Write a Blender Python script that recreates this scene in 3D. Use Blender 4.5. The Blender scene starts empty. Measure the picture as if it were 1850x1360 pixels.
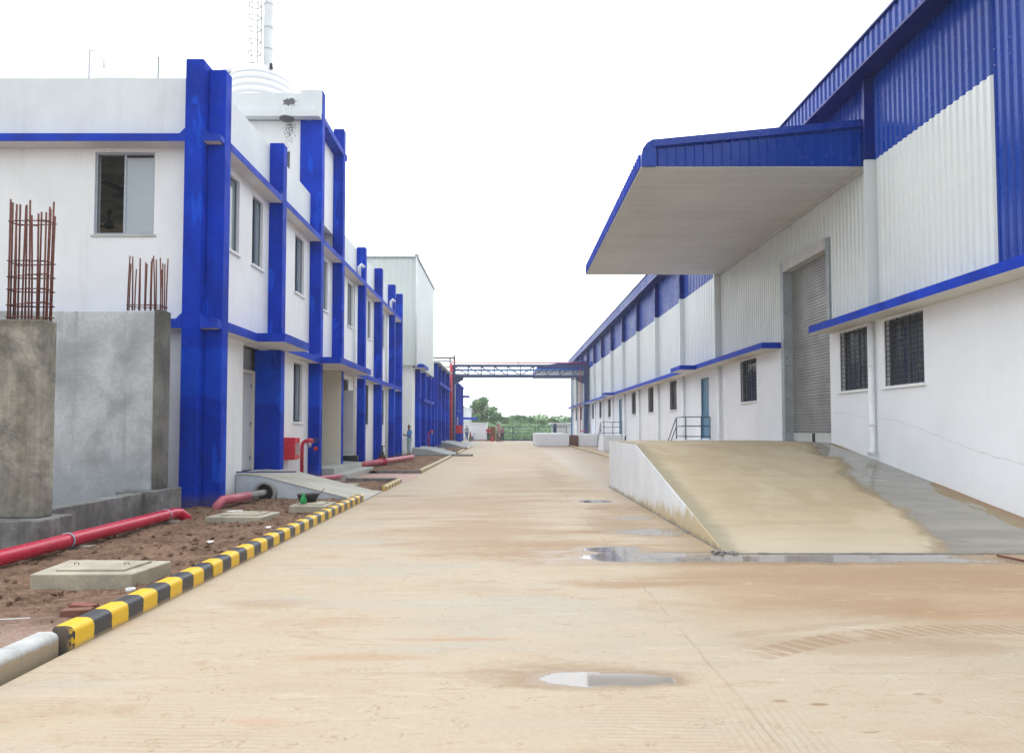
import bpy, math, random
from mathutils import Vector, noise, Matrix
R=math.radians
random.seed(7)
S=bpy.context.scene
COL=S.collection
# ------------------------------------------------------------------ camera
cd=bpy.data.cameras.new('camera'); cam=bpy.data.objects.new('camera',cd); COL.objects.link(cam)
cam.location=(0,0,1.55); cam.rotation_euler=(R(90+2.2),0,0)
cd.sensor_width=36; cd.lens=36*1250/1850; cd.shift_x=8/1850; cd.shift_y=45/1850
cd.clip_start=.05; cd.clip_end=3000
S.camera=cam
# ------------------------------------------------------------------ world: overcast sky
W=bpy.data.worlds.new('World'); S.world=W; W.use_nodes=True
nt=W.node_tree; nt.nodes.clear()
SUN_EL=62; SUN_AZ=-25
sky=nt.nodes.new('ShaderNodeTexSky'); sky.sky_type='NISHITA'; sky.sun_disc=False
sky.sun_elevation=R(SUN_EL); sky.sun_rotation=R(SUN_AZ); sky.dust_density=4; sky.air_density=1
hs=nt.nodes.new('ShaderNodeHueSaturation'); hs.inputs['Saturation'].default_value=.25
b1=nt.nodes.new('ShaderNodeBackground'); b1.inputs[1].default_value=.07
b2=nt.nodes.new('ShaderNodeBackground'); b2.inputs[0].default_value=(.95,.993,1.03,1); b2.inputs[1].default_value=1.05
ad=nt.nodes.new('ShaderNodeAddShader'); wo=nt.nodes.new('ShaderNodeOutputWorld')
L=nt.links.new
tc=nt.nodes.new('ShaderNodeTexCoord'); sx=nt.nodes.new('ShaderNodeSeparateXYZ'); ma=nt.nodes.new('ShaderNodeMath'); ma.operation='MULTIPLY_ADD'
ma.inputs[1].default_value=.42; ma.inputs[2].default_value=1.32   # the overcast is brighter ahead, where the hidden sun stands
nt.links.new(tc.outputs['Generated'],sx.inputs[0]); nt.links.new(sx.outputs[1],ma.inputs[0]); nt.links.new(ma.outputs[0],b2.inputs[1])
L(sky.outputs[0],hs.inputs['Color']); L(hs.outputs[0],b1.inputs[0]); L(b1.outputs[0],ad.inputs[0]); L(b2.outputs[0],ad.inputs[1]); L(ad.outputs[0],wo.inputs[0])
# ------------------------------------------------------------------ sun through cloud
sd=bpy.data.lights.new('sun','SUN'); sd.energy=.7; sd.angle=R(22); sd.color=(1,.97,.92)
so=bpy.data.objects.new('sun',sd); COL.objects.link(so)
so.rotation_euler=Vector((-math.sin(R(SUN_AZ))*math.cos(R(SUN_EL)),-math.cos(R(SUN_AZ))*math.cos(R(SUN_EL)),-math.sin(R(SUN_EL)))).to_track_quat('-Z','Y').to_euler()
so.location=(0,0,30)
S.view_settings.view_transform='Standard'; S.view_settings.look='None'; S.view_settings.exposure=.26; S.view_settings.gamma=1
S.render.engine='CYCLES'
# ------------------------------------------------------------------ node helper + materials
class NN:
    def __init__(s,m):
        s.t=m.node_tree; s.n=s.t.nodes; s.l=s.t.links.new
    def _i(s,node,i,v):
        if v is None: return
        if hasattr(v,'is_output') or isinstance(v,bpy.types.NodeSocket): s.l(v,node.inputs[i])
        else:
            if isinstance(v,tuple) and len(v)==3 and node.inputs[i].type=='RGBA': v=v+(1,)
            node.inputs[i].default_value=v
    def math(s,op,a,b=None,c=None,clamp=False):
        n=s.n.new('ShaderNodeMath'); n.operation=op; n.use_clamp=clamp
        s._i(n,0,a); s._i(n,1,b); s._i(n,2,c); return n.outputs[0]
    def mix(s,f,a,b,mode='MIX'):
        n=s.n.new('ShaderNodeMix'); n.data_type='RGBA'; n.blend_type=mode
        s._i(n,0,f); s._i(n,6,a); s._i(n,7,b); return n.outputs[2]
    def noise(s,vec,scale,detail=4,rough=.55,dist=0):
        n=s.n.new('ShaderNodeTexNoise'); s.l(vec,n.inputs['Vector'])
        n.inputs['Scale'].default_value=scale; n.inputs['Detail'].default_value=detail; n.inputs['Roughness'].default_value=rough; n.inputs['Distortion'].default_value=dist
        return n.outputs[0]
    def ramp(s,f,lo,hi,a=0.,b=1.):
        n=s.n.new('ShaderNodeMapRange'); n.clamp=True; n.interpolation_type='SMOOTHSTEP'
        s._i(n,0,f); s._i(n,1,lo); s._i(n,2,hi); s._i(n,3,a); s._i(n,4,b); return n.outputs[0]
    def map(s,vec,sc=(1,1,1),loc=(0,0,0),rot=(0,0,0)):
        n=s.n.new('ShaderNodeMapping'); s.l(vec,n.inputs[0]); n.inputs['Scale'].default_value=sc; n.inputs['Location'].default_value=loc; n.inputs['Rotation'].default_value=rot; return n.outputs[0]
    def pos(s):
        return s.n.new('ShaderNodeNewGeometry').outputs['Position']
    def xyz(s,v):
        n=s.n.new('ShaderNodeSeparateXYZ'); s.l(v,n.inputs[0]); return n.outputs
    def bump(s,h,st,d=.01):
        n=s.n.new('ShaderNodeBump'); n.inputs['Strength'].default_value=st; n.inputs['Distance'].default_value=d; s.l(h,n.inputs['Height']); return n.outputs[0]
def newmat(name):
    m=bpy.data.materials.new(name); m.use_nodes=True
    return m,NN(m),m.node_tree.nodes['Principled BSDF']
def mk(name,col,rough=.6,var=.12,scale=2.,bump=0.,bscale=60.,metal=0.,spec=.5,streak=0.,streakcol=None,fine=.0,dirt=None,dirtz=None,coat=0.):
    """a painted / raw surface with mottling, rain streaks, grime towards the foot"""
    m,g,p=newmat(name); P=g.pos()
    lo=tuple(c*(1-var) for c in col); hi=tuple(min(1,c*(1+var)) for c in col)
    n1=g.ramp(g.noise(P,scale,5,.6,.3),.3,.7)
    c=g.mix(n1,lo,hi)
    if fine: c=g.mix(g.ramp(g.noise(P,scale*14,3),.35,.7,0,fine),c,tuple(x*.55 for x in col))
    if streak:
        s=g.noise(g.map(P,(3.,3.,.25)),1.6,5,.65)
        c=g.mix(g.ramp(s,.52,.75,0,streak),c,streakcol or tuple(x*.5 for x in col))
    if dirt:
        z=g.xyz(P)[2]; n=g.noise(P,3.,5,.65)
        f=g.math('SUBTRACT',z,g.math('MULTIPLY',n,dirtz*1.1))
        c=g.mix(g.ramp(f,-dirtz*.6,dirtz*.55,.75,0),c,dirt)
    g.l(c,p.inputs['Base Color'])
    r=g.ramp(g.noise(P,scale*2.3,3),.3,.7,max(.03,rough-.08),min(1,rough+.08)); g.l(r,p.inputs['Roughness'])
    p.inputs['Metallic'].default_value=metal; p.inputs['Specular IOR Level'].default_value=spec
    if coat: p.inputs['Coat Weight'].default_value=coat; p.inputs['Coat Roughness'].default_value=.15
    if bump: g.l(g.bump(g.noise(P,bscale,4,.6),bump),p.inputs['Normal'])
    return m
M={}
M['white']=mk('white_wall_paint',(.80,.82,.83),.75,.04,.9,.3,45,streak=.22,streakcol=(.55,.57,.56),dirt=(.42,.36,.27),dirtz=.28)
M['white_r']=mk('bluish_white_wall_paint',(.80,.825,.86),.7,.035,.7,.3,50,streak=.14,streakcol=(.6,.62,.64),dirt=(.45,.38,.3),dirtz=.12)
M['parapet']=mk('greyed_white_parapet',(.72,.76,.77),.75,.05,.8,.25,45,streak=.3,streakcol=(.5,.54,.55))
M['soffit_plaster']=mk('pale_slab_underside',(.68,.66,.62),.8,.05,2,.1,60)
M['blue']=mk('blue_masonry_paint',(.0015,.027,.38),.6,.24,1.1,.3,40,spec=.10,streak=.4,streakcol=(.004,.06,.50),fine=.1)
def bluepaint():
    m=mk('blue_masonry_paint',(.001,.033,.41),.62,.22,1.1,.35,38,spec=.10,streak=.45,streakcol=(.004,.06,.52),fine=.12)
    g=NN(m); p=m.node_tree.nodes['Principled BSDF']; P=g.pos(); x,y,z=g.xyz(P); c=p.inputs['Base Color'].links[0].from_socket
    pn=g.noise(g.map(P,(2.2,2.2,.75),(3,1,5)),1.0,5,.6,.3)
    c=g.mix(g.ramp(pn,.57,.60,0,.75),c,(.004,.075,.62))
    n=g.noise(P,3,4,.6); lowp=g.math('MULTIPLY',g.ramp(g.math('ADD',z,g.math('MULTIPLY',n,.5)),2.35,2.42),g.ramp(g.math('ADD',z,g.math('MULTIPLY',n,.4)),3.35,3.2))
    c=g.mix(g.math('MULTIPLY',lowp,.45),c,(.003,.08,.66))
    c=g.mix(g.ramp(g.noise(P,26,3,.7),.68,.73,0,.5),c,(.05,.14,.6))
    mud=g.ramp(g.math('SUBTRACT',z,g.math('MULTIPLY',n,.3)),-.05,.22,.65,0); c=g.mix(mud,c,(.12,.10,.12))
    m.node_tree.links.new(c,p.inputs['Base Color']); return m
M['blue']=bluepaint()
M['blue_slab']=mk('weathered_blue_band_paint',(.006,.04,.42),.6,.2,2.2,.3,40,spec=.12,streak=.3,streakcol=(.06,.12,.42))
M['blue_metal']=mk('blue_metal_cladding',(.003,.042,.31),.26,.08,.5,0,40,spec=.32)
M['blue_dark']=mk('dark_blue_flashing',(.004,.015,.16),.4,.08,1,0,40,spec=.3)
M['clad']=mk('white_metal_cladding',(.66,.70,.69),.38,.04,.4,0,40,streak=.12,streakcol=(.52,.55,.53),spec=.4)
M['clad_b']=mk('pale_green_white_cladding',(.64,.69,.67),.45,.04,.3,0,40,streak=.15,streakcol=(.5,.54,.51))
M['soffit']=mk('canopy_soffit_sheet',(.50,.51,.50),.5,.05,.6)
def soffitmat():
    m=mk('canopy_soffit_sheet',(.62,.635,.625),.5,.06,.6); g=NN(m); p=m.node_tree.nodes['Principled BSDF']; c=p.inputs['Base Color'].links[0].from_socket; P=g.pos()
    c=g.mix(g.ramp(g.noise(g.map(P,(.12,3.4,1)),1.,3,.6),.4,.62,0,.13),c,(.30,.30,.285)); m.node_tree.links.new(c,p.inputs['Base Color']); return m
M['soffit']=soffitmat()
M['frame']=mk('galvanised_door_frame',(.34,.38,.40),.5,.12,3,.05,60,metal=.2)
M['frame_l']=mk('pale_door_flashing',(.55,.55,.53),.5,.06,3)
M['shutter']=mk('roller_shutter_steel',(.34,.335,.325),.42,.14,1.2,0,50,metal=.35,streak=.3,streakcol=(.26,.25,.24))
M['alu']=mk('window_aluminium',(.33,.36,.40),.4,.08,5,metal=.3)
M['alu_dark']=mk('dark_window_frame',(.07,.08,.10),.4,.1,5)
M['grille']=mk('dark_window_grille',(.035,.03,.032),.5,.2,8)
M['door_pale']=mk('pale_grey_door_paint',(.55,.56,.56),.5,.04,2)
M['door_blue']=mk('grey_blue_door_paint',(.10,.22,.33),.45,.08,2)
M['cream']=mk('cream_wall_paint',(.70,.66,.55),.75,.04,1.,.2,50,dirt=(.66,.68,.68),dirtz=.9)
M['grey_panel']=mk('grey_lintel_plaster',(.33,.34,.36),.8,.1,3,.2,50)
M['pvc']=mk('white_downpipe',(.74,.77,.80),.35,.06,3,streak=.1)
M['red']=mk('red_fire_main_paint',(.50,.012,.045),.25,.06,1.5,.03,60,spec=.6)
M['red_faded']=mk('faded_pink_red_pipe',(.50,.12,.16),.45,.18,3,.1,60,fine=.15)
M['red_box']=mk('red_cabinet_enamel',(.58,.012,.03),.3,.05,3)
M['navy']=mk('navy_steel_paint',(.03,.055,.16),.4,.12,4)
M['bluepipe']=mk('light_blue_pipe_paint',(.05,.20,.50),.4,.1,3)
M['steel_brown']=mk('brown_primer_steel',(.12,.09,.07),.6,.15,5)
M['rust']=mk('rusted_rebar',(.15,.05,.035),.85,.35,18,.3,120)
M['black']=mk('black_rubber_plastic',(.02,.02,.022),.55,.2,6)
M['concrete']=mk('raw_concrete',(.30,.295,.28),.85,.34,1.6,.5,35,streak=.55,streakcol=(.14,.135,.12),fine=.35,spec=.3)
M['concrete_col']=mk('stained_raw_concrete',(.29,.265,.22),.85,.42,1.5,.8,26,streak=.95,streakcol=(.075,.07,.06),fine=.45,spec=.3)
def rawconc(name,lo,mid_,hi,seed,top=None):
    m,g,p=newmat(name); P=g.pos(); x,y,z=g.xyz(P); Q=g.map(P,(1,1,1),(seed,seed*2,seed*3))
    c=g.mix(g.ramp(g.noise(Q,1.4,6,.65,.6),.36,.64),lo,hi)
    st=g.noise(g.map(Q,(7,7,.55)),1.1,5,.6); c=g.mix(g.ramp(st,.46,.68,0,.7),c,mid_)
    c=g.mix(g.ramp(g.noise(Q,5,6,.7),.55,.68,0,.6),c,lo)
    c=g.mix(g.ramp(g.noise(Q,3.,6,.7,1.),.60,.70,0,.6),c,tuple(v*1.25 for v in hi))
    c=g.mix(g.ramp(g.noise(Q,48,3,.7),.62,.70,0,.8),c,tuple(v*.35 for v in lo))
    if top is not None:
        k=g.ramp(g.math('ADD',z,g.math('MULTIPLY',g.noise(g.map(Q,(5,5,1)),1.3,5,.65),.8)),top+.15,top+.45,0,.7); c=g.mix(k,c,tuple(v*.62 for v in mid_))
    k=g.ramp(g.math('SUBTRACT',z,g.math('MULTIPLY',g.noise(Q,3.,5,.65),.9)),.0,.45,.6,0); c=g.mix(k,c,tuple(v*.8 for v in lo))
    g.l(c,p.inputs['Base Color']); p.inputs['Roughness'].default_value=.88; p.inputs['Specular IOR Level'].default_value=.2
    c2=g.mix(g.ramp(g.noise(Q,13,6,.75),.40,.62),tuple(v*.9 for v in lo),hi); c=g.mix(.16,c,c2); g.l(c,p.inputs['Base Color'])
    h=g.math('ADD',g.noise(Q,9,6,.7),g.math('MULTIPLY',g.noise(Q,60,3,.7),.35)); g.l(g.bump(h,.6,.02),p.inputs['Normal']); return m
M['concrete_col']=rawconc('stained_raw_concrete',(.15,.145,.13),(.19,.165,.11),(.44,.42,.35),1.7,2.9)
M['concrete_end']=rawconc('dark_weathered_concrete',(.10,.10,.095),(.12,.115,.09),(.22,.215,.20),6.3,3.5)
M['footing']=rawconc('damp_concrete_footing',(.11,.11,.105),(.09,.088,.08),(.29,.285,.27),4.1)
M['plaster_grey']=mk('smooth_grey_plaster',(.44,.465,.48),.7,.30,1.2,.5,26,streak=.5,streakcol=(.2,.2,.19),fine=.25,dirt=(.24,.29,.33),dirtz=1.35)
M['footing']=mk('damp_concrete_footing',(.20,.20,.195),.8,.4,3.,.8,26,streak=.85,streakcol=(.08,.08,.075),fine=.4)
M['apron']=mk('pale_concrete_apron',(.44,.42,.36),.7,.12,1.4,.4,40,fine=.25)
M['apron_side']=mk('bluish_apron_render',(.54,.60,.64),.75,.12,2.,.3,40,fine=.12,dirt=(.36,.33,.28),dirtz=.07)
M['slab']=mk('precast_cover_concrete',(.42,.385,.30),.85,.18,3,.5,50,fine=.3)
M['paver']=mk('pinkish_damp_paving',(.42,.27,.22),.6,.12,2,.2,50,fine=.1)
M['step']=mk('stone_step_tile',(.42,.43,.40),.5,.08,3,.1,50)
M['kerb_bare']=mk('dirty_kerb_concrete',(.22,.215,.20),.8,.3,5,.5,50,fine=.4)
M['tank']=mk('white_plastic_tank',(.84,.85,.88),.35,.02,1)
M['chimney']=mk('pale_weathered_chimney_steel',(.60,.63,.64),.5,.1,1.5,metal=.2,streak=.35,streakcol=(.4,.42,.4))
M['glass']=mk('dark_window_glass',(.035,.05,.06),.05,.1,1,spec=.8)
M['slide']=mk('reflection_grey_sliding_glass',(.16,.21,.24),.12,.05,1,spec=.7)  # grey-blue base colour stands in for reflections on the sliding pane
M['frost']=mk('frosted_window_glass',(.36,.42,.46),.15,.04,1)
M['room']=mk('dim_cream_room_plaster',(.62,.55,.43),.9,.05,1)
M['green']=mk('green_plastic',(.01,.30,.08),.35,.1,5)
M['brick']=mk('brown_clay_brick',(.17,.075,.05),.85,.3,9,.4,60)
M['brick_red']=mk('broken_red_brick',(.22,.075,.05),.85,.25,15,.4,60)
M['wood']=mk('grey_timber',(.20,.17,.14),.8,.25,8,.3,60)
M['paper']=mk('white_litter_plastic',(.75,.75,.74),.4,.08,8)
M['skin']=mk('brown_skin',(.20,.09,.055),.5,.05,9)
M['hair']=mk('black_hair',(.012,.01,.01),.5,.2,30)
def cloth(n,c): return mk(n,c,.9,.12,9,.2,80)
M['c_blue']=cloth('blue_shirt_cotton',(.05,.24,.60)); M['c_jean']=cloth('pale_washed_jeans',(.34,.42,.46))
M['c_red']=cloth('red_shirt_cotton',(.55,.03,.05)); M['c_dark']=cloth('dark_trousers_cotton',(.03,.03,.045))
M['c_pink']=cloth('mauve_shirt_cotton',(.36,.16,.24)); M['c_grey']=cloth('grey_shirt_cotton',(.25,.25,.33)); M['c_navy']=cloth('navy_trousers_cotton',(.03,.06,.20))
for i,c in enumerate([(.17,.28,.14),(.23,.37,.18),(.31,.46,.23),(.11,.20,.10)]): M['leaf%d'%i]=mk('leaf_green_%d'%i,c,.65,.2,1.5,spec=.3)
M['bark']=mk('tree_bark',(.10,.075,.055),.9,.3,6,.6,20)
# --- striped kerb paint
def stripe_mat():
    m,g,p=newmat('yellow_and_black_kerb_paint'); P=g.pos(); x,y,z=g.xyz(P)
    w=g.math('ADD',y,g.math('MULTIPLY',g.math('SUBTRACT',g.noise(P,14,2),.5),.03))
    t=g.math('FRACT',g.math('DIVIDE',g.math('SUBTRACT',w,4.93),.46))
    k=g.ramp(t,.492,.508); k=g.math('MULTIPLY',k,g.ramp(t,.0,.012))
    c=g.mix(k,(.80,.50,.012),(.035,.038,.045))
    wear=g.ramp(g.noise(P,22,5,.7),.60,.75,0,.6); c=g.mix(wear,c,(.28,.24,.17))
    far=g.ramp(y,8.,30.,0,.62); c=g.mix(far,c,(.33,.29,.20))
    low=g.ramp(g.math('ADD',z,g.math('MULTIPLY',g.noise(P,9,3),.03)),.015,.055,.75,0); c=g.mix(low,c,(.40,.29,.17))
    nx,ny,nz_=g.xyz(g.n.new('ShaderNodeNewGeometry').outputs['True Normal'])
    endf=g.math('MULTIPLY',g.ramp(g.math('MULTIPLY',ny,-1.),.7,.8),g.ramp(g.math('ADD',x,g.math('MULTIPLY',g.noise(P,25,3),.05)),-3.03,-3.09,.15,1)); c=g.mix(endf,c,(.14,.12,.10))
    g.l(c,p.inputs['Base Color']); p.inputs['Roughness'].default_value=.38
    g.l(g.bump(g.noise(P,55,4),.35),p.inputs['Normal']); return m
M['stripe']=stripe_mat()
def kerbwhite():
    m,g,p=newmat('whitewashed_kerb_paint'); P=g.pos(); x,y,z=g.xyz(P)
    c=g.mix(g.ramp(g.noise(P,5,5,.6),.35,.7),(.38,.39,.38),(.55,.57,.56))
    low=g.ramp(g.math('ADD',z,g.math('MULTIPLY',g.noise(P,6,4),.05)),.10,.125,.9,0); c=g.mix(low,c,(.40,.31,.20))
    jt=g.ramp(g.math('ABSOLUTE',g.math('SUBTRACT',g.math('FRACT',g.math('DIVIDE',y,.31)),.5)),.0,.02,.55,0); c=g.mix(jt,c,(.22,.2,.17)); c=g.mix(g.ramp(g.noise(P,9,5,.7),.55,.7,0,.6),c,(.42,.42,.34))
    g.l(c,p.inputs['Base Color']); p.inputs['Roughness'].default_value=.6; g.l(g.bump(g.noise(P,55,4),.4),p.inputs['Normal']); return m
M['kerbwhite']=kerbwhite()
# --- ramp side render: white with yellow-grey grime rising from the low end
def rampside():
    m,g,p=newmat('stained_ramp_side_render'); P=g.pos(); x,y,z=g.xyz(P)
    c=g.mix(g.ramp(g.noise(P,1.2,4),.3,.7),(.68,.71,.74),(.76,.79,.82))
    n=g.noise(g.map(P,(2,2,1)),2.2,6,.7)
    f=g.math('SUBTRACT',g.math('ADD',z,g.math('MULTIPLY',g.math('SUBTRACT',y,8.6),.055)),g.math('MULTIPLY',n,.75))
    c=g.mix(g.ramp(f,-.12,.16,.9,0),c,(.50,.40,.22))
    dk=g.ramp(g.math('ADD',z,g.math('MULTIPLY',g.noise(P,5,5,.7),.32)),.14,.26,.8,0)
    c=g.mix(dk,c,(.24,.21,.15))
    g.l(c,p.inputs['Base Color']); p.inputs['Roughness'].default_value=.75; g.l(g.bump(g.noise(P,40,5,.7),.4),p.inputs['Normal']); return m
M['rampside']=rampside()
# --- ramp surface: buff concrete with running water along the wall
def rampsurf():
    m,g,p=newmat('buff_ramp_concrete_with_wet_run'); P=g.pos(); x,y,z=g.xyz(P)
    n=g.noise(P,.8,6,.6); st=g.noise(g.map(P,(.5,2.6,1)),1.5,5,.6)
    c=g.mix(g.ramp(n,.3,.7),(.375,.295,.18),(.45,.37,.25))
    c=g.mix(g.ramp(st,.42,.70,0,.55),c,(.32,.27,.175))
    c=g.mix(g.ramp(g.noise(g.map(P,(.8,.5,1),(4,4,0)),1.2,5,.6,.5),.5,.66,0,.45),c,(.50,.43,.32))
    c=g.mix(g.ramp(g.noise(P,7,5,.75),.62,.72,0,.5),c,(.27,.215,.13))
    c=g.mix(g.ramp(y,8.7,9.8,.55,0),c,(.50,.44,.34))
    edge=g.ramp(g.math('ADD',x,g.math('MULTIPLY',g.noise(P,3,5,.7),.35)),2.95,3.2,.65,0)
    c=g.mix(edge,c,(.22,.20,.13))
    c=g.mix(g.ramp(g.noise(P,60,3,.7),.55,.8,0,.25),c,(.22,.18,.11))
    thr=g.math('SUBTRACT',7.08,g.math('MULTIPLY',g.math('SUBTRACT',16.5,y),.2))
    e=g.math('SUBTRACT',g.math('ADD',x,g.math('MULTIPLY',g.math('SUBTRACT',g.noise(P,.9,6,.7,.6),.5),1.5)),thr)
    wet=g.ramp(e,-.07,.12)
    isl=g.ramp(g.math('SUBTRACT',g.math('ADD',x,g.math('MULTIPLY',g.math('SUBTRACT',g.noise(g.map(P,(1.6,.5,1),(3,1,0)),1.3,5,.6),.5),2.2)),g.ramp(y,9.,14.5,6.95,7.55)),.0,.12,1,0)
    wet=g.math('MULTIPLY',wet,isl)
    damp=g.math('MULTIPLY',g.ramp(e,-.30,.0),.7)
    c=g.mix(damp,c,(.20,.145,.08))
    foot=g.math('MULTIPLY',g.ramp(g.math('ADD',x,g.math('MULTIPLY',g.noise(P,3,5,.7),.2)),7.35,7.55),.7); c=g.mix(foot,c,(.26,.15,.08))
    rip=g.noise(g.map(P,(.55,3.,1)),1.7,5,.5,.4)
    wc=g.mix(g.ramp(rip,.3,.75),(.16,.145,.11),(.25,.23,.185))
    c=g.mix(wet,c,wc)
    g.l(c,p.inputs['Base Color'])
    rw=g.ramp(rip,.3,.7,.07,.2)
    mr=g.n.new('ShaderNodeMix'); mr.data_type='FLOAT'; g.l(wet,mr.inputs[0]); mr.inputs[2].default_value=.75; g.l(rw,mr.inputs[3]); g.l(mr.outputs[0],p.inputs['Roughness'])
    h=g.math('ADD',g.math('MULTIPLY',g.noise(P,50,4,.7),g.math('SUBTRACT',1.,g.math('MULTIPLY',wet,.85))),g.math('MULTIPLY',rip,.05))
    g.l(g.bump(h,.35),p.inputs['Normal']); return m
M['rampsurf']=rampsurf()
# puddles (x,y,rx,ry): water is a thin sheet of its own, the damp margin lives in the road
PUD=[(.45,4.34,.27,.12),(.75,4.34,.27,.115),(1.3,8.35,.4,.26),(1.35,8.9,.4,.24),(2.25,10.4,.55,.35),(1.85,14.7,.38,.3),(2.2,12.0,.35,.18)]
BR=(.40,.255,.14); OR=(.52,.30,.17); GR=(.50,.49,.45); DK=(.33,.215,.12)
STAINS=[(-.3,10.3,1.5,2.0,.6,BR),(.7,8.9,1.0,1.0,.6,BR),(1.2,6.95,1.0,.22,.7,BR),(-.9,14.5,2.,2.5,.5,BR),(.4,20,1.8,5,.4,BR),(-.6,33,2.0,6,.35,OR),(1.4,24,.5,7,.4,DK),(-1.32,3.72,.17,.07,.5,(.60,.36,.25)),
(.4,4.42,.75,.25,.7,DK),(-.2,6.2,1.6,.3,.5,GR),(.3,5.7,1.2,.5,.35,GR),(-.35,5.15,.6,.06,.6,OR),(-1.0,4.75,.5,.1,.45,OR),(4.2,7.2,2.8,.7,.6,BR),(3.0,6.2,1.6,.4,.6,BR),(5.2,6.0,1.5,.5,.5,OR),(2.6,5.0,1.2,.25,.35,DK),(1.75,11.4,.7,1.6,.6,DK),(2.1,13.4,.5,1.6,.55,DK),(-2.2,15.8,.9,.25,.6,DK),(-1.9,12.,1.,.3,.45,BR),(1.55,4.0,.05,.02,.8,DK),(1.75,3.95,.05,.02,.9,DK),(2.4,4.1,.05,.02,.8,DK),(-2.2,6.2,.5,.2,.35,BR)]
def roadmat():
    m,g,p=newmat('sandy_wet_concrete_road'); P=g.pos(); x,y,z=g.xyz(P)
    big=g.noise(g.map(P,(.35,.16,1)),1.,5,.6,.6)
    mid=g.noise(g.map(P,(.45,1.5,1),(5,2,0)),1.1,6,.65,.4)
    fine=g.noise(g.map(P,(1,1.8,1)),9.,6,.7)
    bx=g.math('ADD',g.math('ADD',g.math('MULTIPLY',g.math('MINIMUM',y,11.),.06),g.math('MULTIPLY',x,.14)),g.math('MULTIPLY',g.math('SUBTRACT',big,.5),2.4))
    f=g.ramp(bx,.45,1.5)
    c=g.mix(f,(.58,.485,.365),(.48,.37,.25))
    c=g.mix(g.ramp(mid,.45,.72,0,.65),c,(.59,.51,.40))
    c=g.mix(g.math('MULTIPLY',g.ramp(mid,.50,.30,0,.6),g.ramp(bx,.1,.9,.35,1)),c,(.42,.275,.155))
    red=g.noise(g.map(P,(.6,1.2,1),(9,4,0)),.9,5,.6)
    c=g.mix(g.ramp(red,.58,.75,0,.5),c,(.49,.29,.17))
    lt=g.noise(g.map(P,(.35,2.2,1),(2,3,0)),2.2,6,.7,.3)
    c=g.mix(g.ramp(lt,.52,.72,0,.45),c,(.66,.58,.47))
    c=g.mix(g.ramp(g.noise(g.map(P,(.7,1.6,1),(4,0,0)),1.3,6,.7,.5),.56,.70,0,.5),c,(.44,.31,.19))
    c=g.mix(g.ramp(fine,.56,.80,0,.32),c,(.40,.28,.17))
    c=g.mix(g.ramp(g.noise(P,30,4,.8),.66,.73,0,.8),c,(.20,.14,.09))
    c=g.mix(g.math('MULTIPLY',g.ramp(g.noise(P,5.,3,.6),.60,.66,0,.8),g.ramp(g.noise(P,40,4,.8),.50,.62)),c,(.34,.22,.12))
    sc=g.noise(g.map(P,(.6,5.,1)),2.6,6,.75,.5); c=g.mix(g.ramp(sc,.60,.68,0,.4),c,(.43,.31,.19))
    sc=g.noise(g.map(P,(.9,3.,1),(7,7,0)),5.,6,.75,.5); c=g.mix(g.ramp(sc,.66,.72,0,.6),c,(.36,.24,.14))
    gp=g.noise(g.map(P,(.3,.9,1),(1,7,0)),1.,5,.6); c=g.mix(g.ramp(gp,.52,.68,0,.65),c,(.50,.475,.42))
    jn=g.math('MULTIPLY',g.math('SUBTRACT',g.noise(P,4,4,.7),.5),.08)
    jl=g.ramp(g.math('ABSOLUTE',g.math('SUBTRACT',g.math('ADD',x,jn),1.33)),.0,.016,.5,0)
    jl=g.math('MULTIPLY',jl,g.ramp(g.noise(P,1.7,3),.4,.6))
    jc=g.ramp(g.math('ABSOLUTE',g.math('SUBTRACT',g.math('FRACT',g.math('DIVIDE',g.math('ADD',g.math('ADD',y,jn),.725),3.45)),.5)),.0,.004,.5,0)
    jc=g.math('MULTIPLY',jc,g.ramp(g.noise(P,1.1,3),.4,.6))
    c=g.mix(g.math('MAXIMUM',jl,jc),c,(.26,.20,.14))
    # slab by slab tone
    sl=g.math('MULTIPLY',g.ramp(x,1.3,1.36),g.ramp(y,8.0,4.6)); c=g.mix(g.math('MULTIPLY',sl,.35),c,(.56,.50,.40))
    sandy=g.math('MULTIPLY',g.ramp(g.math('ADD',y,g.math('MULTIPLY',g.math('SUBTRACT',big,.5),2.5)),5.1,6.0),g.math('MULTIPLY',g.ramp(x,1.2,2.2),g.ramp(y,9.5,8.3))); c=g.mix(g.math('MULTIPLY',sandy,.75),c,g.mix(mid,(.42,.28,.155),(.54,.40,.26)))
    # broom marks: across on the left slabs, lengthwise on the right ones
    gm=g.ramp(g.noise(g.map(P,(1,.6,1),(0,5,0)),.8,3),.42,.62)
    wob=g.math('MULTIPLY',g.noise(P,2.5,2),.5)
    gr1=g.ramp(g.math('SINE',g.math('ADD',g.math('MULTIPLY',g.math('ADD',y,g.math('MULTIPLY',x,.03)),150.),g.math('MULTIPLY',wob,12))),.2,1.)
    gr2=g.ramp(g.math('SINE',g.math('ADD',g.math('MULTIPLY',g.math('SUBTRACT',x,g.math('MULTIPLY',y,.06)),135.),g.math('MULTIPLY',wob,12))),.3,1.)
    isr=g.ramp(x,.95,1.25); near=g.ramp(y,5.5,3.6)
    gro=g.math('ADD',g.math('MULTIPLY',gr1,g.math('SUBTRACT',1.,isr)),g.math('MULTIPLY',gr2,isr))
    gro=g.math('MULTIPLY',g.math('MULTIPLY',gro,near),gm)
    c=g.mix(g.math('MULTIPLY',gro,.30),c,(.38,.29,.2))
    # tyre prints at the right
    cy=g.math('ADD',5.40,g.math('MULTIPLY',g.math('POWER',g.math('ABSOLUTE',g.math('SUBTRACT',x,3.6)),2.),-.17))
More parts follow.
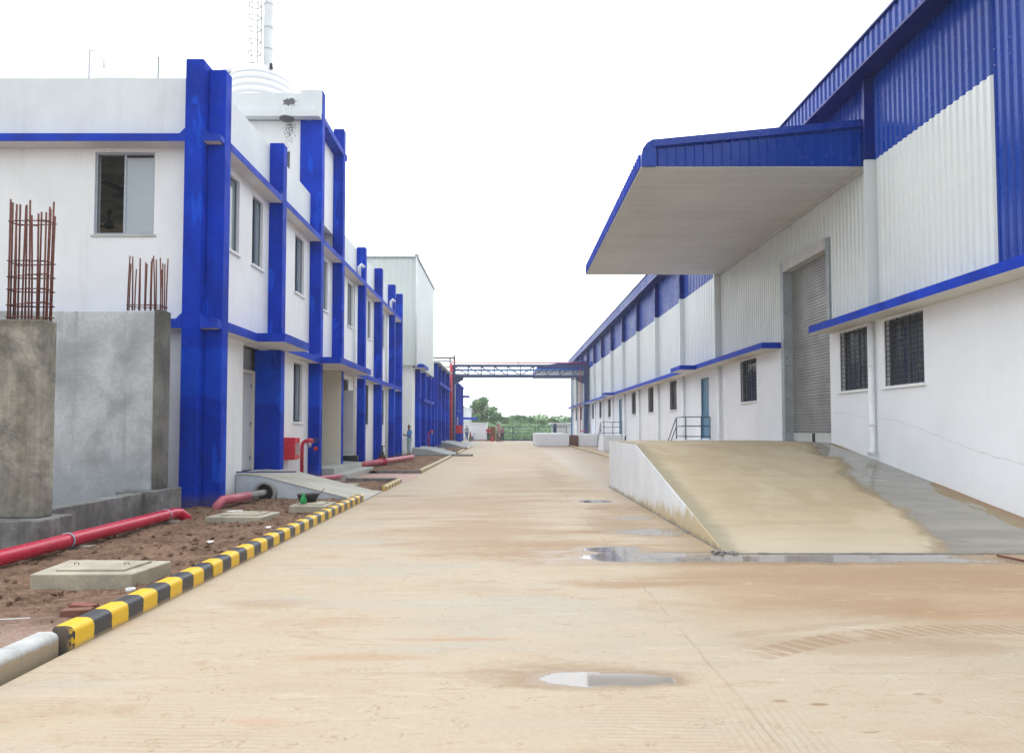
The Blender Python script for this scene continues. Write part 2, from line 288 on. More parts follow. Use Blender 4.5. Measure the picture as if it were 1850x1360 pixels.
    d=g.math('SUBTRACT',y,cy); da=g.math('ABSOLUTE',d)
    band=g.ramp(g.math('ADD',da,g.math('MULTIPLY',g.math('SUBTRACT',fine,.5),.10)),.10,.15,1,0)
    bars=g.ramp(g.math('ABSOLUTE',g.math('SUBTRACT',g.math('FRACT',g.math('ADD',g.math('MULTIPLY',x,9.),g.math('MULTIPLY',d,5.))),.5)),.30,.38,1,0)
    k=g.math('MULTIPLY',g.math('MULTIPLY',band,g.math('ADD',g.math('MULTIPLY',bars,.72),.12)),g.ramp(x,1.55,1.95))
    k=g.math('MULTIPLY',k,g.ramp(g.noise(P,1.6,4,.6),.28,.45))
    c=g.mix(k,c,(.40,.28,.18))
    for a_,s1,wd in ((5.1,.30,.09),(6.2,-.12,.12)):
        dd=g.math('ABSOLUTE',g.math('SUBTRACT',y,g.math('ADD',a_,g.math('MULTIPLY',g.math('SUBTRACT',x,1.2),s1))))
        kk=g.math('MULTIPLY',g.ramp(g.math('ADD',dd,g.math('MULTIPLY',g.math('SUBTRACT',fine,.5),.15)),wd*.4,wd,.38,0),g.math('MULTIPLY',g.ramp(x,1.,1.8),g.ramp(g.noise(P,1.4,3),.35,.6))); c=g.mix(kk,c,(.36,.27,.19))
    for (sx,sy,srx,sry,st_,col) in STAINS:
        a=g.math('DIVIDE',g.math('SUBTRACT',x,sx),srx); b=g.math('DIVIDE',g.math('SUBTRACT',y,sy),sry)
        d=g.math('SQRT',g.math('ADD',g.math('MULTIPLY',a,a),g.math('MULTIPLY',b,b)))
        d=g.math('ADD',d,g.math('MULTIPLY',g.math('SUBTRACT',mid,.5),2.6)); d=g.math('ADD',d,g.math('MULTIPLY',g.math('SUBTRACT',fine,.5),1.))
        c=g.mix(g.ramp(d,.35,1.25,st_,0),c,col)
    mk1=g.noise(g.map(P,(1.0,2.8,1),(11,2,0)),3.4,6,.68,.8); c=g.mix(g.ramp(mk1,.60,.63,0,.45),c,(.45,.31,.19))
    mk2=g.noise(g.map(P,(.5,2.4,1),(1,12,0)),4.2,6,.7,.6); c=g.mix(g.ramp(mk2,.60,.64,0,.5),c,(.66,.60,.50))
    mk3=g.noise(g.map(P,(.7,3.2,1),(21,12,0)),7.,5,.7,.6); c=g.mix(g.ramp(mk3,.66,.69,0,.7),c,(.30,.21,.13))
    # standing water and damp margins
    nz=g.noise(g.map(P,(1,1.5,1)),2.6,6,.62,.3); dm=None
    for (px,py,rx,ry) in PUD:
        a=g.math('DIVIDE',g.math('SUBTRACT',x,px),rx); b=g.math('DIVIDE',g.math('SUBTRACT',y,py),ry)
        d=g.math('SQRT',g.math('ADD',g.math('MULTIPLY',a,a),g.math('MULTIPLY',b,b)))
        dm=d if dm is None else g.math('MINIMUM',dm,d)
    a=g.math('DIVIDE',g.math('ABSOLUTE',g.math('SUBTRACT',x,3.45)),2.3); b=g.math('DIVIDE',g.math('ABSOLUTE',g.math('SUBTRACT',y,8.38)),.34)
    dm=g.math('MINIMUM',dm,g.math('ADD',g.math('MAXIMUM',a,b),.05))
    dmn=g.math('ADD',dm,g.math('MULTIPLY',g.math('SUBTRACT',nz,.5),1.3))
    damp=g.ramp(dmn,1.0,1.75,1,0)
    wat=g.ramp(dmn,.90,1.02,1,0)
    dw=g.math('MULTIPLY',g.ramp(g.math('ADD',g.math('SUBTRACT',2.68,x),g.math('MULTIPLY',nz,-1.5)),-.7,.15,1,0),g.math('MULTIPLY',g.ramp(x,1.0,2.2),g.ramp(y,7.9,8.3)))
    fw=g.math('MULTIPLY',g.ramp(y,7.9,8.2),g.ramp(y,9.,8.6)); fw=g.math('MULTIPLY',fw,g.ramp(x,1.2,2.4))
    damp=g.math('MAXIMUM',damp,g.math('MAXIMUM',g.math('MULTIPLY',dw,.7),g.math('MULTIPLY',fw,.6)))
    c=g.mix(g.math('MULTIPLY',damp,.62),c,(.30,.195,.105))
    c=g.mix(g.ramp(g.noise(P,22,5,.8),.35,.65,.14,0),c,(.30,.22,.14)); c=g.mix(g.ramp(g.noise(g.map(P,(1,2.,1)),55,3,.8),.52,.68,0,.22),c,(.80,.74,.64)); c=g.mix(1.,c,(.76,.742,.708),'MULTIPLY')
    c=g.mix(wat,c,g.mix(g.noise(P,3,4),(.30,.265,.23),(.22,.205,.19)))
    g.l(c,p.inputs['Base Color'])
    rg=g.ramp(damp,0,1,.72,.34); mr=g.n.new('ShaderNodeMix'); mr.data_type='FLOAT'; g.l(wat,mr.inputs[0]); g.l(rg,mr.inputs[2]); mr.inputs[3].default_value=.05; g.l(mr.outputs[0],p.inputs['Roughness'])
    p.inputs['Specular IOR Level'].default_value=.4
    g.l(g.math('MULTIPLY',wat,.2),p.inputs['Coat Weight']); p.inputs['Coat Roughness'].default_value=.02
    h=g.math('ADD',g.math('ADD',g.math('MULTIPLY',fine,.8),g.math('MULTIPLY',g.noise(P,70,4,.7),.5)),g.math('MULTIPLY',gro,-.18))
    h=g.math('MULTIPLY',h,g.math('SUBTRACT',1.,g.math('MULTIPLY',wat,.985)))
    g.l(g.bump(h,.32,.012),p.inputs['Normal']); return m
M['road']=roadmat()
def soilmat():
    m,g,p=newmat('brown_turned_soil'); P=g.pos(); x,y,z=g.xyz(P)
    c=g.mix(g.ramp(g.noise(P,2.,6,.7),.35,.65),(.115,.066,.040),(.225,.14,.093))
    c=g.mix(g.ramp(g.noise(P,16,5,.7),.48,.70,0,.7),c,(.31,.21,.145))
    c=g.mix(g.ramp(g.noise(P,45,4,.7),.58,.75,0,.6),c,(.07,.04,.025))
    sand=g.ramp(g.math('ADD',y,g.math('MULTIPLY',g.noise(P,2.2,4),.9)),5.55,6.1,1,0)
    c=g.mix(g.math('MULTIPLY',sand,.85),c,g.mix(g.ramp(g.noise(P,30,5,.8),.4,.65),(.30,.20,.16),(.46,.35,.29)))
    g.l(c,p.inputs['Base Color']); p.inputs['Roughness'].default_value=.9; p.inputs['Specular IOR Level'].default_value=.25
    g.l(g.bump(g.noise(P,40,6,.75),.8,.02),p.inputs['Normal']); return m
M['soil']=soilmat()
M['earth']=mk('far_dry_earth_and_grass',(.16,.15,.08),.95,.3,.12,.3,3,fine=.4)
def watermat():
    m,g,p=newmat('still_rain_water'); P=g.pos()
    g.l(g.mix(g.ramp(g.noise(P,2,3),.35,.65),(.30,.24,.17),(.21,.18,.145)),p.inputs['Base Color'])
    p.inputs['Roughness'].default_value=.03; p.inputs['Specular IOR Level'].default_value=.9; p.inputs['Coat Weight'].default_value=.6; p.inputs['Coat Roughness'].default_value=.02
    g.l(g.bump(g.noise(g.map(P,(1,3,1)),9,2),.03,.01),p.inputs['Normal']); return m
M['water']=watermat()
def sootmat():
    m,g,p=newmat('unpainted_cement_patch'); P=g.pos()
    g.l(g.mix(g.noise(P,9,4),(.08,.08,.09),(.20,.20,.21)),p.inputs['Base Color']); p.inputs['Roughness'].default_value=.9; return m
M['soot']=sootmat()
# ------------------------------------------------------------------ mesh builder
class MB:
    def __init__(s): s.v=[]; s.f=[]; s.m=[]; s.s=[]
    def add(s,vs,fs,m=0,sm=False):
        o=len(s.v); s.v+= [tuple(v) for v in vs]
        for f in fs: s.f.append([i+o for i in f]); s.m.append(m); s.s.append(sm)
        return s
    def box(s,x0,x1,y0,y1,z0,z1,m=0):
        if x0>x1:x0,x1=x1,x0
        if y0>y1:y0,y1=y1,y0
        if z0>z1:z0,z1=z1,z0
        v=[(x0,y0,z0),(x1,y0,z0),(x1,y1,z0),(x0,y1,z0),(x0,y0,z1),(x1,y0,z1),(x1,y1,z1),(x0,y1,z1)]
        return s.add(v,[(0,3,2,1),(4,5,6,7),(0,1,5,4),(1,2,6,5),(2,3,7,6),(3,0,4,7)],m)
    def prism(s,poly,axis,a0,a1,m=0):
        n=len(poly)
        def pt(u,w,a): return (a,u,w) if axis=='x' else ((u,a,w) if axis=='y' else (u,w,a))
        v=[pt(u,w,a0) for u,w in poly]+[pt(u,w,a1) for u,w in poly]
        f=[tuple(range(n)),tuple(range(2*n-1,n-1,-1))]+[(i,i+n,(i+1)%n+n,(i+1)%n) for i in range(n)]
        return s.add(v,f,m)
    def tube(s,pts,r,n=12,m=0,caps=True):
        pts=[Vector(p) for p in pts]; rs=r if isinstance(r,(list,tuple)) else [r]*len(pts)
        rings=[]; up=None
        for i,p in enumerate(pts):
            if i==0: d=pts[1]-p
            elif i==len(pts)-1: d=p-pts[i-1]
            else: d=(pts[i+1]-p).normalized()+(p-pts[i-1]).normalized()
            d.normalize()
            if up is None: up=d.orthogonal().normalized()
            a=(up-d*up.dot(d)).normalized(); up=a; b=d.cross(a)
            rings.append([p+a*math.cos(2*math.pi*k/n)*rs[i]+b*math.sin(2*math.pi*k/n)*rs[i] for k in range(n)])
        v=[q for r_ in rings for q in r_]
        f=[(i*n+k,i*n+(k+1)%n,(i+1)*n+(k+1)%n,(i+1)*n+k) for i in range(len(pts)-1) for k in range(n)]
        s.add(v,f,m,True)
        if caps:
            o=len(s.v)-len(v)
            s.f.append([o+k for k in range(n-1,-1,-1)]); s.m.append(m); s.s.append(False)
            s.f.append([o+(len(pts)-1)*n+k for k in range(n)]); s.m.append(m); s.s.append(False)
        return s
    def bar(s,p0,p1,w,h=None,m=0):   # square bar
        h=h or w; p0=Vector(p0);p1=Vector(p1); d=(p1-p0).normalized()
        up=Vector((0,0,1)) if abs(d.z)<.95 else Vector((0,1,0))
        a=d.cross(up).normalized()*w/2; b=a.normalized().cross(d)*h/2
        v=[p+i*a+j*b for p in (p0,p1) for i,j in ((-1,-1),(1,-1),(1,1),(-1,1))]
        return s.add(v,[(0,1,2,3),(7,6,5,4),(0,4,5,1),(1,5,6,2),(2,6,7,3),(3,7,4,0)],m)
    def lathe(s,prof,c,n=32,m=0,ax='z'):
        v=[]
        for r,h in prof:
            for k in range(n):
                a=2*math.pi*k/n; x,y=math.cos(a)*r,math.sin(a)*r
                v.append((c[0]+x,c[1]+y,c[2]+h) if ax=='z' else (c[0]+x,c[1]+h,c[2]+y))
        f=[(i*n+k,i*n+(k+1)%n,(i+1)*n+(k+1)%n,(i+1)*n+k) for i in range(len(prof)-1) for k in range(n)]
        s.add(v,f,m,True); return s
    def wall(s,ax,p0,p1,u0,u1,z0,z1,holes=(),m=0):
        us=sorted({u0,u1}|{h for H in holes for h in H[:2] if u0<h<u1}); zs=sorted({z0,z1}|{h for H in holes for h in H[2:] if z0<h<z1})
        def solid(i,j):
            if i<0 or j<0 or i>=len(us)-1 or j>=len(zs)-1: return False
            u=(us[i]+us[i+1])/2; z=(zs[j]+zs[j+1])/2
            return not any(H[0]<u<H[1] and H[2]<z<H[3] for H in holes)
        P=(lambda u,z,p:(p,u,z)) if ax=='x' else (lambda u,z,p:(u,p,z))
        for i in range(len(us)-1):
            for j in range(len(zs)-1):
                if not solid(i,j): continue
                a,b,c,d=us[i],us[i+1],zs[j],zs[j+1]
                s.add([P(a,c,p0),P(b,c,p0),P(b,d,p0),P(a,d,p0)],[(0,1,2,3)],m); s.add([P(a,c,p1),P(b,c,p1),P(b,d,p1),P(a,d,p1)],[(3,2,1,0)],m)
                for (ii,jj,q) in ((i-1,j,((a,c),(a,d))),(i+1,j,((b,d),(b,c))),(i,j-1,((b,c),(a,c))),(i,j+1,((a,d),(b,d)))):
                    if not solid(ii,jj):
                        s.add([P(*q[0],p0),P(*q[1],p0),P(*q[1],p1),P(*q[0],p1)],[(0,1,2,3)],m)
        return s
    def corr(s,ax,base,amp,u0,u1,z0,z1,pitch,m=0,tilt=0.):
        pts=[]; k=0; u=u0
        while u<u1-1e-6:
            for du,h in ((0,0),(.36,0),(.5,1),(.86,1),(1.,0)):
                uu=u+du*pitch
                if uu>u1: uu=u1
                if du<1 : pts.append((uu,h))
                if uu>=u1: break
            u+=pitch
        pts.append((u1,pts[-1][1] if pts else 0))
        v=[]
        for (uu,h) in pts:
            for z in (z0,z1):
                b=base+amp*h
                v.append((b,uu,z) if ax=='x' else (uu,b,z))
        return s.add(v,[(2*i,2*i+2,2*i+3,2*i+1) for i in range(len(pts)-1)],m)
    def build(s,name,mat,parent=None,bevel=0,**kw):
        me=bpy.data.meshes.new(name); me.from_pydata(s.v,[],s.f); 
        mats=mat if isinstance(mat,(list,tuple)) else [mat]
        for q in mats: me.materials.append(M[q])
        for p,i,sm in zip(me.polygons,s.m,s.s): p.material_index=i; p.use_smooth=sm
        me.update()
        o=bpy.data.objects.new(name,me); COL.objects.link(o)
        if parent is not None: o.parent=parent; o.matrix_parent_inverse=Matrix.Translation(-wloc(parent))
        if bevel:
            b=o.modifiers.new('bevel','BEVEL'); b.width=bevel; b.segments=2; b.limit_method='ANGLE'; b.angle_limit=R(40)
        for k,v in kw.items(): o[k]=v
        return o
def wloc(o):
    l=Vector(o.location)
    return l
def thing(name,label,cat,loc=(0,0,0),group=None):
    o=bpy.data.objects.new(name,None); COL.objects.link(o); o.location=loc; o['label']=label; o['category']=cat
    if group:o['group']=group
    o.empty_display_size=.2
    return o
def tag(o,label,cat,group=None):  # noqa
    o['label']=label;o['category']=cat
    if group:o['group']=group
    return o
def recenter(o):
    """put a thing's origin at the foot of its parts"""
    kids=[c for c in COL.objects if c.parent==o]
    return o
def copy_tree(o,parent=None):
    c=o.copy(); COL.objects.link(c)
    if parent: c.parent=parent; c.matrix_parent_inverse=o.matrix_parent_inverse.copy()
    for ch in [k for k in list(COL.objects) if k.parent==o]: copy_tree(ch,c)
    return c
# ------------------------------------------------------------------ the setting
MB().add([(-280,-60,-.06),(280,-60,-.06),(280,300,-.06),(-280,300,-.06)],[(0,1,2,3)]).build('ground','earth',kind='structure')
b=MB(); b.box(-3.05,7.5,-6,86,-.3,0); b.build('road','road',kind='structure')
b=MB(); b.box(-5.6,-3.05,14.85,17.0,-.3,-.004); b.box(-5.9,-3.05,19.9,23.65,-.3,-.008); b.box(-5.6,-3.05,36.7,86,-.3,-.004); b.build('concrete_pavement','apron',kind='structure')
MB().box(-4.95,-2.9,19.95,23.6,-.1,.006).build('paved_path','paver',kind='structure')
# soil beds with real relief
def soil(name,x0,x1,y0,y1,res,amp,z0,seed=0):
    nx=max(2,int((x1-x0)/res)); ny=max(2,int((y1-y0)/res)); v=[];f=[]
    for j in range(ny+1):
        for i in range(nx+1):
            x=x0+(x1-x0)*i/nx; y=y0+(y1-y0)*j/ny
            q=Vector((x+seed,y,0))
            h=noise.fractal(q*1.1,1,2,3)*.6+noise.fractal(q*4.,.9,2,5)*.55+max(0,noise.noise(q*9))*.9+abs(noise.noise(q*19))*.5
            if y<6 and seed==0: h*=max(.12,(y-4.8)/1.2)
            e=min(1,min(x-x0,x1-x)/.12)*1.
            v.append((x,y,z0+amp*h*(.35+.65*e)))
    for j in range(ny):
        for i in range(nx):
            a=j*(nx+1)+i; f.append((a,a+1,a+nx+2,a+nx+1))
    b=MB(); b.add(v,f,0,True); return b.build(name,'soil',kind='structure')
soil('soil',-7.6,-3.2,3.0,14.83,.028,.045,.035)
b=MB().box(-22,-7.6,-6,39,-.3,.02); b.box(-7.6,-3.2,-6,3.0,-.3,.03); b.box(-5.9,-3.06,14.83,14.9,-.3,-.02); b.build('soil','soil',kind='structure')
soil('soil',-5.8,-3.15,17.05,19.85,.06,.05,.02,3)
soil('soil',-5.5,-3.1,23.8,36.6,.08,.09,.03,5)
soil('soil',-4.6,-3.0,44.6,53.8,.12,.1,.03,8)
# ------------------------------------------------------------------ parts shared by buildings
def sash(par,ax,pos,u0,u1,z0,z1,depth=.06,dirn=1,frame='alu',pane='glass',n=2,sill=True,grille=False,name='window',out=None):
    """window set in an opening; ax 'x' = wall facing -x/+x at x=pos, outward direction dirn"""
    t=.045
    def bx(b,ua,ub,za,zb,d0,d1):
        if ax=='x': b.box(pos+d0*dirn,pos+d1*dirn,ua,ub,za,zb)
        else: b.box(ua,ub,pos+d0*dirn,pos+d1*dirn,za,zb)
    b=MB(); bx(b,u0,u1,z0,z0+t,-depth-.05,-depth); bx(b,u0,u1,z1-t,z1,-depth-.05,-depth)
    for k in range(n+1):
        c=u0+(u1-u0)*k/n; a=max(u0,c-t/2 if 0<k<n else (c if k==0 else c-t)); bx(b,a,a+t,z0+t,z1-t,-depth-.05,-depth)
    w=b.build(name,frame,par)
    b=MB(); bx(b,u0+.01,u1-.01,z0+.01,z1-.01,-depth-.035,-depth-.02); b.build('pane',pane,w)
    if frame=='alu_dark' and not grille and n==2 and ax=='x':
        b=MB(); um=(u0+u1)/2; bx(b,um+.03,u1-.05,z0+.05,z1-.05,-depth-.018,-depth-.010); b.build('sliding_pane','slide',w)
    if sill: b=MB(); bx(b,u0-.05,u1+.05,z0-.05,z0-.002,-.02,.05); b.build('sill','white',w)
    if grille:
        b=MB(); zz=z0+.09
        while zz<z1-.02: bx(b,u0+.01,u1-.01,zz,zz+.014,-.04,-.026); zz+=.1
        nv=max(4,int((u1-u0)/.2))
        for k in range(nv+1):
            c=u0+.02+(u1-u0-.04)*k/nv; bx(b,c-.008,c+.008,z0+.005,z1-.005,-.026,-.012)
        b.build('grille','grille',w)
    return w
# ------------------------------------------------------------------ OFFICE BUILDING (left)
XW=-5.84; XO=-5.5; YE=13.45; ZT=8.47
office=thing('office_building','two-storey white office block with blue pillars, blue bands and a stair tower','building',(-10,25,0))
wins=[(14.1,14.9,5.3,6.9,0),(15.66,16.35,5.3,6.9,0),(18.85,19.7,5.3,6.9,0),(21.6,22.3,5.3,6.9,0),(25.1,25.95,5.3,6.9,0),(28.7,29.4,5.3,6.9,0),(31.9,32.7,5.3,6.9,0)]
lowin=[(18.85,19.65,1.72,3.35,0),(28.2,29.0,1.7,3.33,1),(31.9,32.6,1.7,3.33,1)]
holes=[w[:4] for w in wins+lowin]+[(15.24,16.76,.55,3.45),(20.56,22.9,.2,3.45),(23.2,24.3,.2,3.45),(24.55,25.35,2.75,3.3)]
b=MB(); b.wall('x',XW,XW-.2,YE,36.15,0,7.06,holes); b.build('side_wall','white',office)
b=MB(); b.box(XW-.2,XW,YE,20.28,7.06,ZT); b.box(XW-.2,XW,23.22,36.15,7.06,ZT)
b.box(-16,XW-.2,YE,YE+.2,7.06,ZT); b.build('parapet','parapet',office)
EW=(-8.13,-6.95,5.34,6.98)
b=MB(); b.wall('y',YE,YE+.2,-16,XW-.2,0,7.06,[EW]); b.build('end_wall','white',office)
b=MB(); b.wall('x',-16,-15.8,YE+.201,36.15,0,ZT,[(14.2,18.2,4.6,6.9)]); b.box(-16,XW-.2,36.15,36.35,0,ZT); b.build('rear_wall','white',office)  # rear opening is unseen, added to let daylight into the fan room
b=MB(); b.box(-15.8,XW-.205,YE+.2,36.1,7.1,7.3); b.build('roof_slab','concrete',office)
b=MB(); b.box(-15.8,XW-.205,YE+.205,36.1,3.5,3.7); b.box(-15.8,XW-.205,18.6,18.7,3.7,7.1); b.box(-15.8,XW-.4,36.,36.1,3.7,7.1); b.build('room_interior','room',office)
# window in the end wall: left sash slid open, right sash frosted
b=MB(); x0,x1,z0,z1=EW; t=.04
b.box(x0,x1,YE+.03,YE+.11,z0,z0+t); b.box(x0,x1,YE+.03,YE+.11,z1-t,z1); b.box(x0,x0+t,YE+.03,YE+.11,z0+t,z1-t); b.box(x1-t,x1,YE+.03,YE+.11,z0+t,z1-t)
xm=(x0+x1)/2-.03
b.box(xm,xm+.045,YE+.035,YE+.07,z0+t,z1-t); b.box(xm+.045,x1-t,YE+.04,YE+.065,z0+t,z0+t+.04); b.box(xm+.045,x1-t,YE+.04,YE+.065,z1-t-.1,z1-t-.06)
w=b.build('window','alu',office)
MB().box(xm+.045,x1-t,YE+.048,YE+.056,z0+t+.04,z1-t-.1).build('pane','frost',w)
MB().box(x0-.05,x1+.05,YE-.02,YE+.03,z0-.045,z0-.002).build('sill','step',w)
for u0,u1,z0,z1,gr in wins: sash(office,'x',XW,u0,u1,z0,z1,.07,1,'alu_dark','glass',2)
for u0,u1,z0,z1,gr in lowin: sash(office,'x',XW,u0,u1,z0,z1,.07,1,'alu_dark','glass',2,True,bool(gr))
sash(office,'x',XW,24.55,25.35,2.75,3.3,.07,1,'alu','glass',2,False,True)
# pillars
PY=[13.27,16.75,20.25,22.9,26.55,30.1,33.55,35.88]
MB().prism([(-6.2,0),(-5.845,0),(-5.845,8.66),(-6.2,8.66)],'y',13.06,13.6).build('pillar','blue',office,bevel=.03)
for i,y in enumerate(PY):
    top=11.6 if i in(2,3) else 8.55
    b=MB(); y1=y+.3
    if i==1: b.box(-6.16,XO,y,y1,.0,3.44); b.box(XW-.01,XO,y,y1,3.441,top)
    else: b.box(XW-.01 if i else -5.84,XO,y,y1,0 ,top)
    b.build('pillar','blue',office,bevel=.02)
MB().box(-6.16,XO-.004,20.246,20.298,7.2,10.69).build('tower_pier_face','blue',office)
MB().box(-6.17,-5.51,22.885,22.899,.36,3.44).build('entrance_pier_face','cream',office)
MB().box(-6.3,XW-.012,22.9,23.2,.1,3.45).build('entrance_pier','cream',office)
# bands (between the pillars, butted)
def band(z0,z1,m):
    b=MB(); e=[13.61]+[y for y in PY for _ in (0,1)]
    ys=[(PY[i]+.302,PY[i+1]-.002) for i in range(7)]
    for a,c in ys: b.box(XW+.002,XO-.004,a,c,z0,z1)
    b.box(-16,-6.203,13.1,YE-.002,z0,z1)
    b.prism([(-5.845,z0),(XO-.006,z0),(XO-.006,z1-.03),(XO-.05,z1),(-5.76,z1),(-5.845,z1+.1)],'y',13.075,13.262)
    # haunches where the band meets a pillar
    for y in PY[1:]:
        b.prism([(y-.003,z1),(y-.003,z1+.12),(y-.12,z1)],'x',XO-.14,XO-.006)
    b.prism([(-6.205,z1),(-6.205,z1+.13),(-6.33,z1)],'y',13.12,YE-.01)
    o=b.build('floor_band',m,office); 
    b=MB()
    for a,c in ys: b.box(XW+.004,XO-.012,a+.002,c-.002,z0-.004,z0-.001)
    b.box(-16,-6.21,13.11,YE-.004,z0-.004,z0-.001)
    b.box(-5.84,XO-.04,13.095,13.255,z0-.006,z0-.003); b.build('band_underside','soffit_plaster',o)
band(7.06,7.21,'blue_slab'); band(3.45,3.63,'blue_slab')
for (a,c) in ((15.15,16.74),(20.3,22.89),):pass
# entrance canopies
def canopy(y0,y1,xo,z0=3.445,z1=3.635,par=office,xi=XO-.003):
    o=MB().box(xi,xo,y0,y1,z0,z1).build('entrance_canopy','blue_slab',par)
    MB().box(xi,xo-.01,y0+.01,y1-.01,z0-.005,z0-.001).build('canopy_underside','soffit_plaster',o)
canopy(15.15,17.05,-4.9); canopy(20.26,24.75,-4.9)
# recessed door one
MB().box(-6.45,-6.25,15.0,17.0,.3,3.45).build('recess_wall','grey_panel',office)
b=MB(); b.box(-6.22,-6.12,16.62,16.74,.55,2.92); b.box(-6.22,-6.12,15.3,16.62,2.84,2.92); d=b.build('door_frame','cream',office)
d=MB().box(-6.2,-6.15,15.3,16.6,.56,2.83).build('door','door_pale',office)
for z in (.8,1.6,2.5): MB().box(-6.148,-6.13,16.5,16.59,z,z+.1).build('hinge','alu',d)
# entrance recess two
MB().box(-7.6,-7.5,20.4,24.6,.2,3.45).build('recess_wall','cream',office)
MB().box(-7.5,XW-.21,24.3,24.4,.2,3.45).build('recess_wall','cream',office)
d=MB().box(-5.86,-5.36,24.05,24.1,.62,2.86).build('door','door_pale',office,label='pale door leaf standing open at the stepped entrance')
b=MB(); b.box(-5.84,-5.2,23.98,24.2,.40,.60); b.build('door_mat_roll','black',office)
# entrance steps
b=MB(); b.box(-7.5,-5.15,20.58,24.5,0,.36); b.build('landing','step',office,bevel=.01)
b=MB(); b.box(-5.148,-4.75,20.58,24.6,0,.18); b.build('step','step',office,bevel=.01)
# drain pipes on the office wall
for y in (26.2,33.15):
    b=MB(); b.tube([(XW+.07,y,.1),(XW+.07,y,7.0)],.055,10); b.tube([(XW+.07,y-.22,2.6),(XW+.07,y-.22,7.0)],.03,8); 
    b.build('drain_pipe','pvc',office)
for y in (25.9,33.):
    b=MB(); b.tube([(XO-.1,y,7.21),(XO-.1,y,7.6),(XO-.02,y+.03,7.7),(XO+.06,y+.1,7.62)],.07,10); b.build('vent_pipe','pvc',office)
# stair tower
tw=[(-7.2,-6.48,9.0,9.78)]
b=MB(); b.wall('y',20.3,20.5,-9.6,-6.162,7.3,10.7,tw); b.box(-6.04,XW,20.56,22.88,8.0,11.5); b.box(-9.6,-9.4,20.5,23.2,7.3,11.5); b.box(-9.4,-5.85,23.0,23.2,7.3,11.5); b.build('stair_tower_wall','white',office)
MB().box(-9.4,-6.05,20.5,23.0,11.1,11.25).build('stair_tower_roof','concrete',office)
sash(office,'y',20.3,-7.2,-6.48,9.0,9.78,.1,-1,'alu_dark','glass',1,False)
b=MB(); b.box(-9.6,-6.162,20.28,20.5,10.88,11.53); b.box(-6.16,-5.52,20.2,20.248,10.88,11.59); b.build('stair_tower_parapet','parapet',office)
b=MB(); b.box(-9.6,-5.53,19.98,20.24,10.7,10.87); b.build('stair_tower_ledge','parapet',office)
b=MB(); b.box(XW+.002,XO-.004,20.553,22.897,10.7,10.87); b.box(XW+.0,XO-.004,23.203,23.45,10.7,10.87); b.build('stair_tower_band','blue_slab',office)
# damage: hole knocked in the tower parapet, soot and mortar spatter below
def blob(name,cx,y,cz,rx,rz,seed,mat,n=40,par=office):
    v=[(cx,y,cz)]
    for k in range(n):
        a=2*math.pi*k/n; r=1+.5*noise.noise(Vector((math.cos(a)*3+seed,math.sin(a)*3,0)))+.3*noise.noise(Vector((math.cos(a)*9,math.sin(a)*9,seed)))
        v.append((cx+rx*r*math.cos(a),y,cz+rz*r*math.sin(a)))
    b=MB(); b.add(v,[(0,1+(k+1)%n,1+k) for k in range(n)]); return b
b=blob('x',-6.50,20.277,11.26,.18,.11,2,'soot'); 
for k in range(50):
    a=random.gauss(0,1); q=blob('x',-6.5+a*.13,20.2775,11.1+random.gauss(0,.09),.008,.008,k,'soot',6); b.add(q.v,q.f)
b.build('knocked_out_hole','soot',office,kind='stuff')
b=MB(); b.lathe([(.0,-.0),(.2,-.0),(.22,.02),(.2,.05),(0,.05)],(-6.52,20.1,10.645),24)
for k in range(170):
    zz=10.6-abs(random.gauss(0,.28)); q=blob('x',-6.5+random.gauss(0,.11)*(1-.3*(10.6-zz)),20.297,zz,.007+random.random()*.008,.012,k,'soot',6); b.add(q.v,q.f)
b.build('mortar_spatter','soot',office,kind='stuff')
# ceiling fans seen through the open window
def fan(x,y,z,rot,lab):
    t=thing('ceiling_fan',lab,'fan',(x,y,z+.4),'ceiling fans in the upper room')
    b=MB(); b.tube([(x,y,z+.4),(x,y,z+.05)],.02,8); b.lathe([(0,-.06),(.09,-.05),(.12,0),(.09,.06),(0,.07)],(x,y,z),16); b.lathe([(0,.3),(.06,.32),(.03,.4),(0,.4)],(x,y,z),12); b.build('motor','black',t)
    for k in range(3):
        a=rot+k*2*math.pi/3; c,s_=math.cos(a),math.sin(a)
        b=MB(); v=[(x+c*r-s_*w,y+s_*r+c*w,z+.0+w*.25) for r in(.12,.6) for w in(-.06,.07)]+[(x+c*r-s_*w,y+s_*r+c*w,z-.012+w*.25) for r in(.12,.6) for w in(-.06,.07)]
        b.add(v,[(0,2,3,1),(4,5,7,6),(0,1,5,4),(2,6,7,3),(0,4,6,2),(1,3,7,5)]); b.build('blade','black',t)
fan(-8.2,14.65,6.62,.3,'dark ceiling fan near the open upper window of the end wall')
fan(-9.9,17.0,6.55,1.1,'dark ceiling fan deeper in the room behind the open window')
# rooftop water tank
t=thing('water_tank','white ribbed plastic water tank on top of the stair tower','water tank',(-7.95,21.9,10.95))
pr=[(0,0),(1.0,0)]
z=.1
while z<1.45: pr+=[(1.0,z),(1.0,z+.185),(.982,z+.192),(.982,z+.2)]; z+=.215
pr+=[(1.0,1.6),(1.0,1.66),(.95,1.72),(.94,1.86),(.6,1.93),(.3,1.97),(.3,2.02),(0,2.04)]
MB().lathe(pr,(-7.95,21.9,10.95),64).build('tank_shell','tank',t)
b=MB(); b.tube([(-7.35,21.1,12.7),(-7.35,21.1,12.86)],.05,10); b.build('outlet_cap','black',t)
b=MB(); b.lathe([(.3,0),(.34,.02),(.34,.16),(.1,.26),(.02,.3),(.02,.36),(0,.36)],(-8.75,21.6,12.7),20); b.build('side_vent','tank',t)
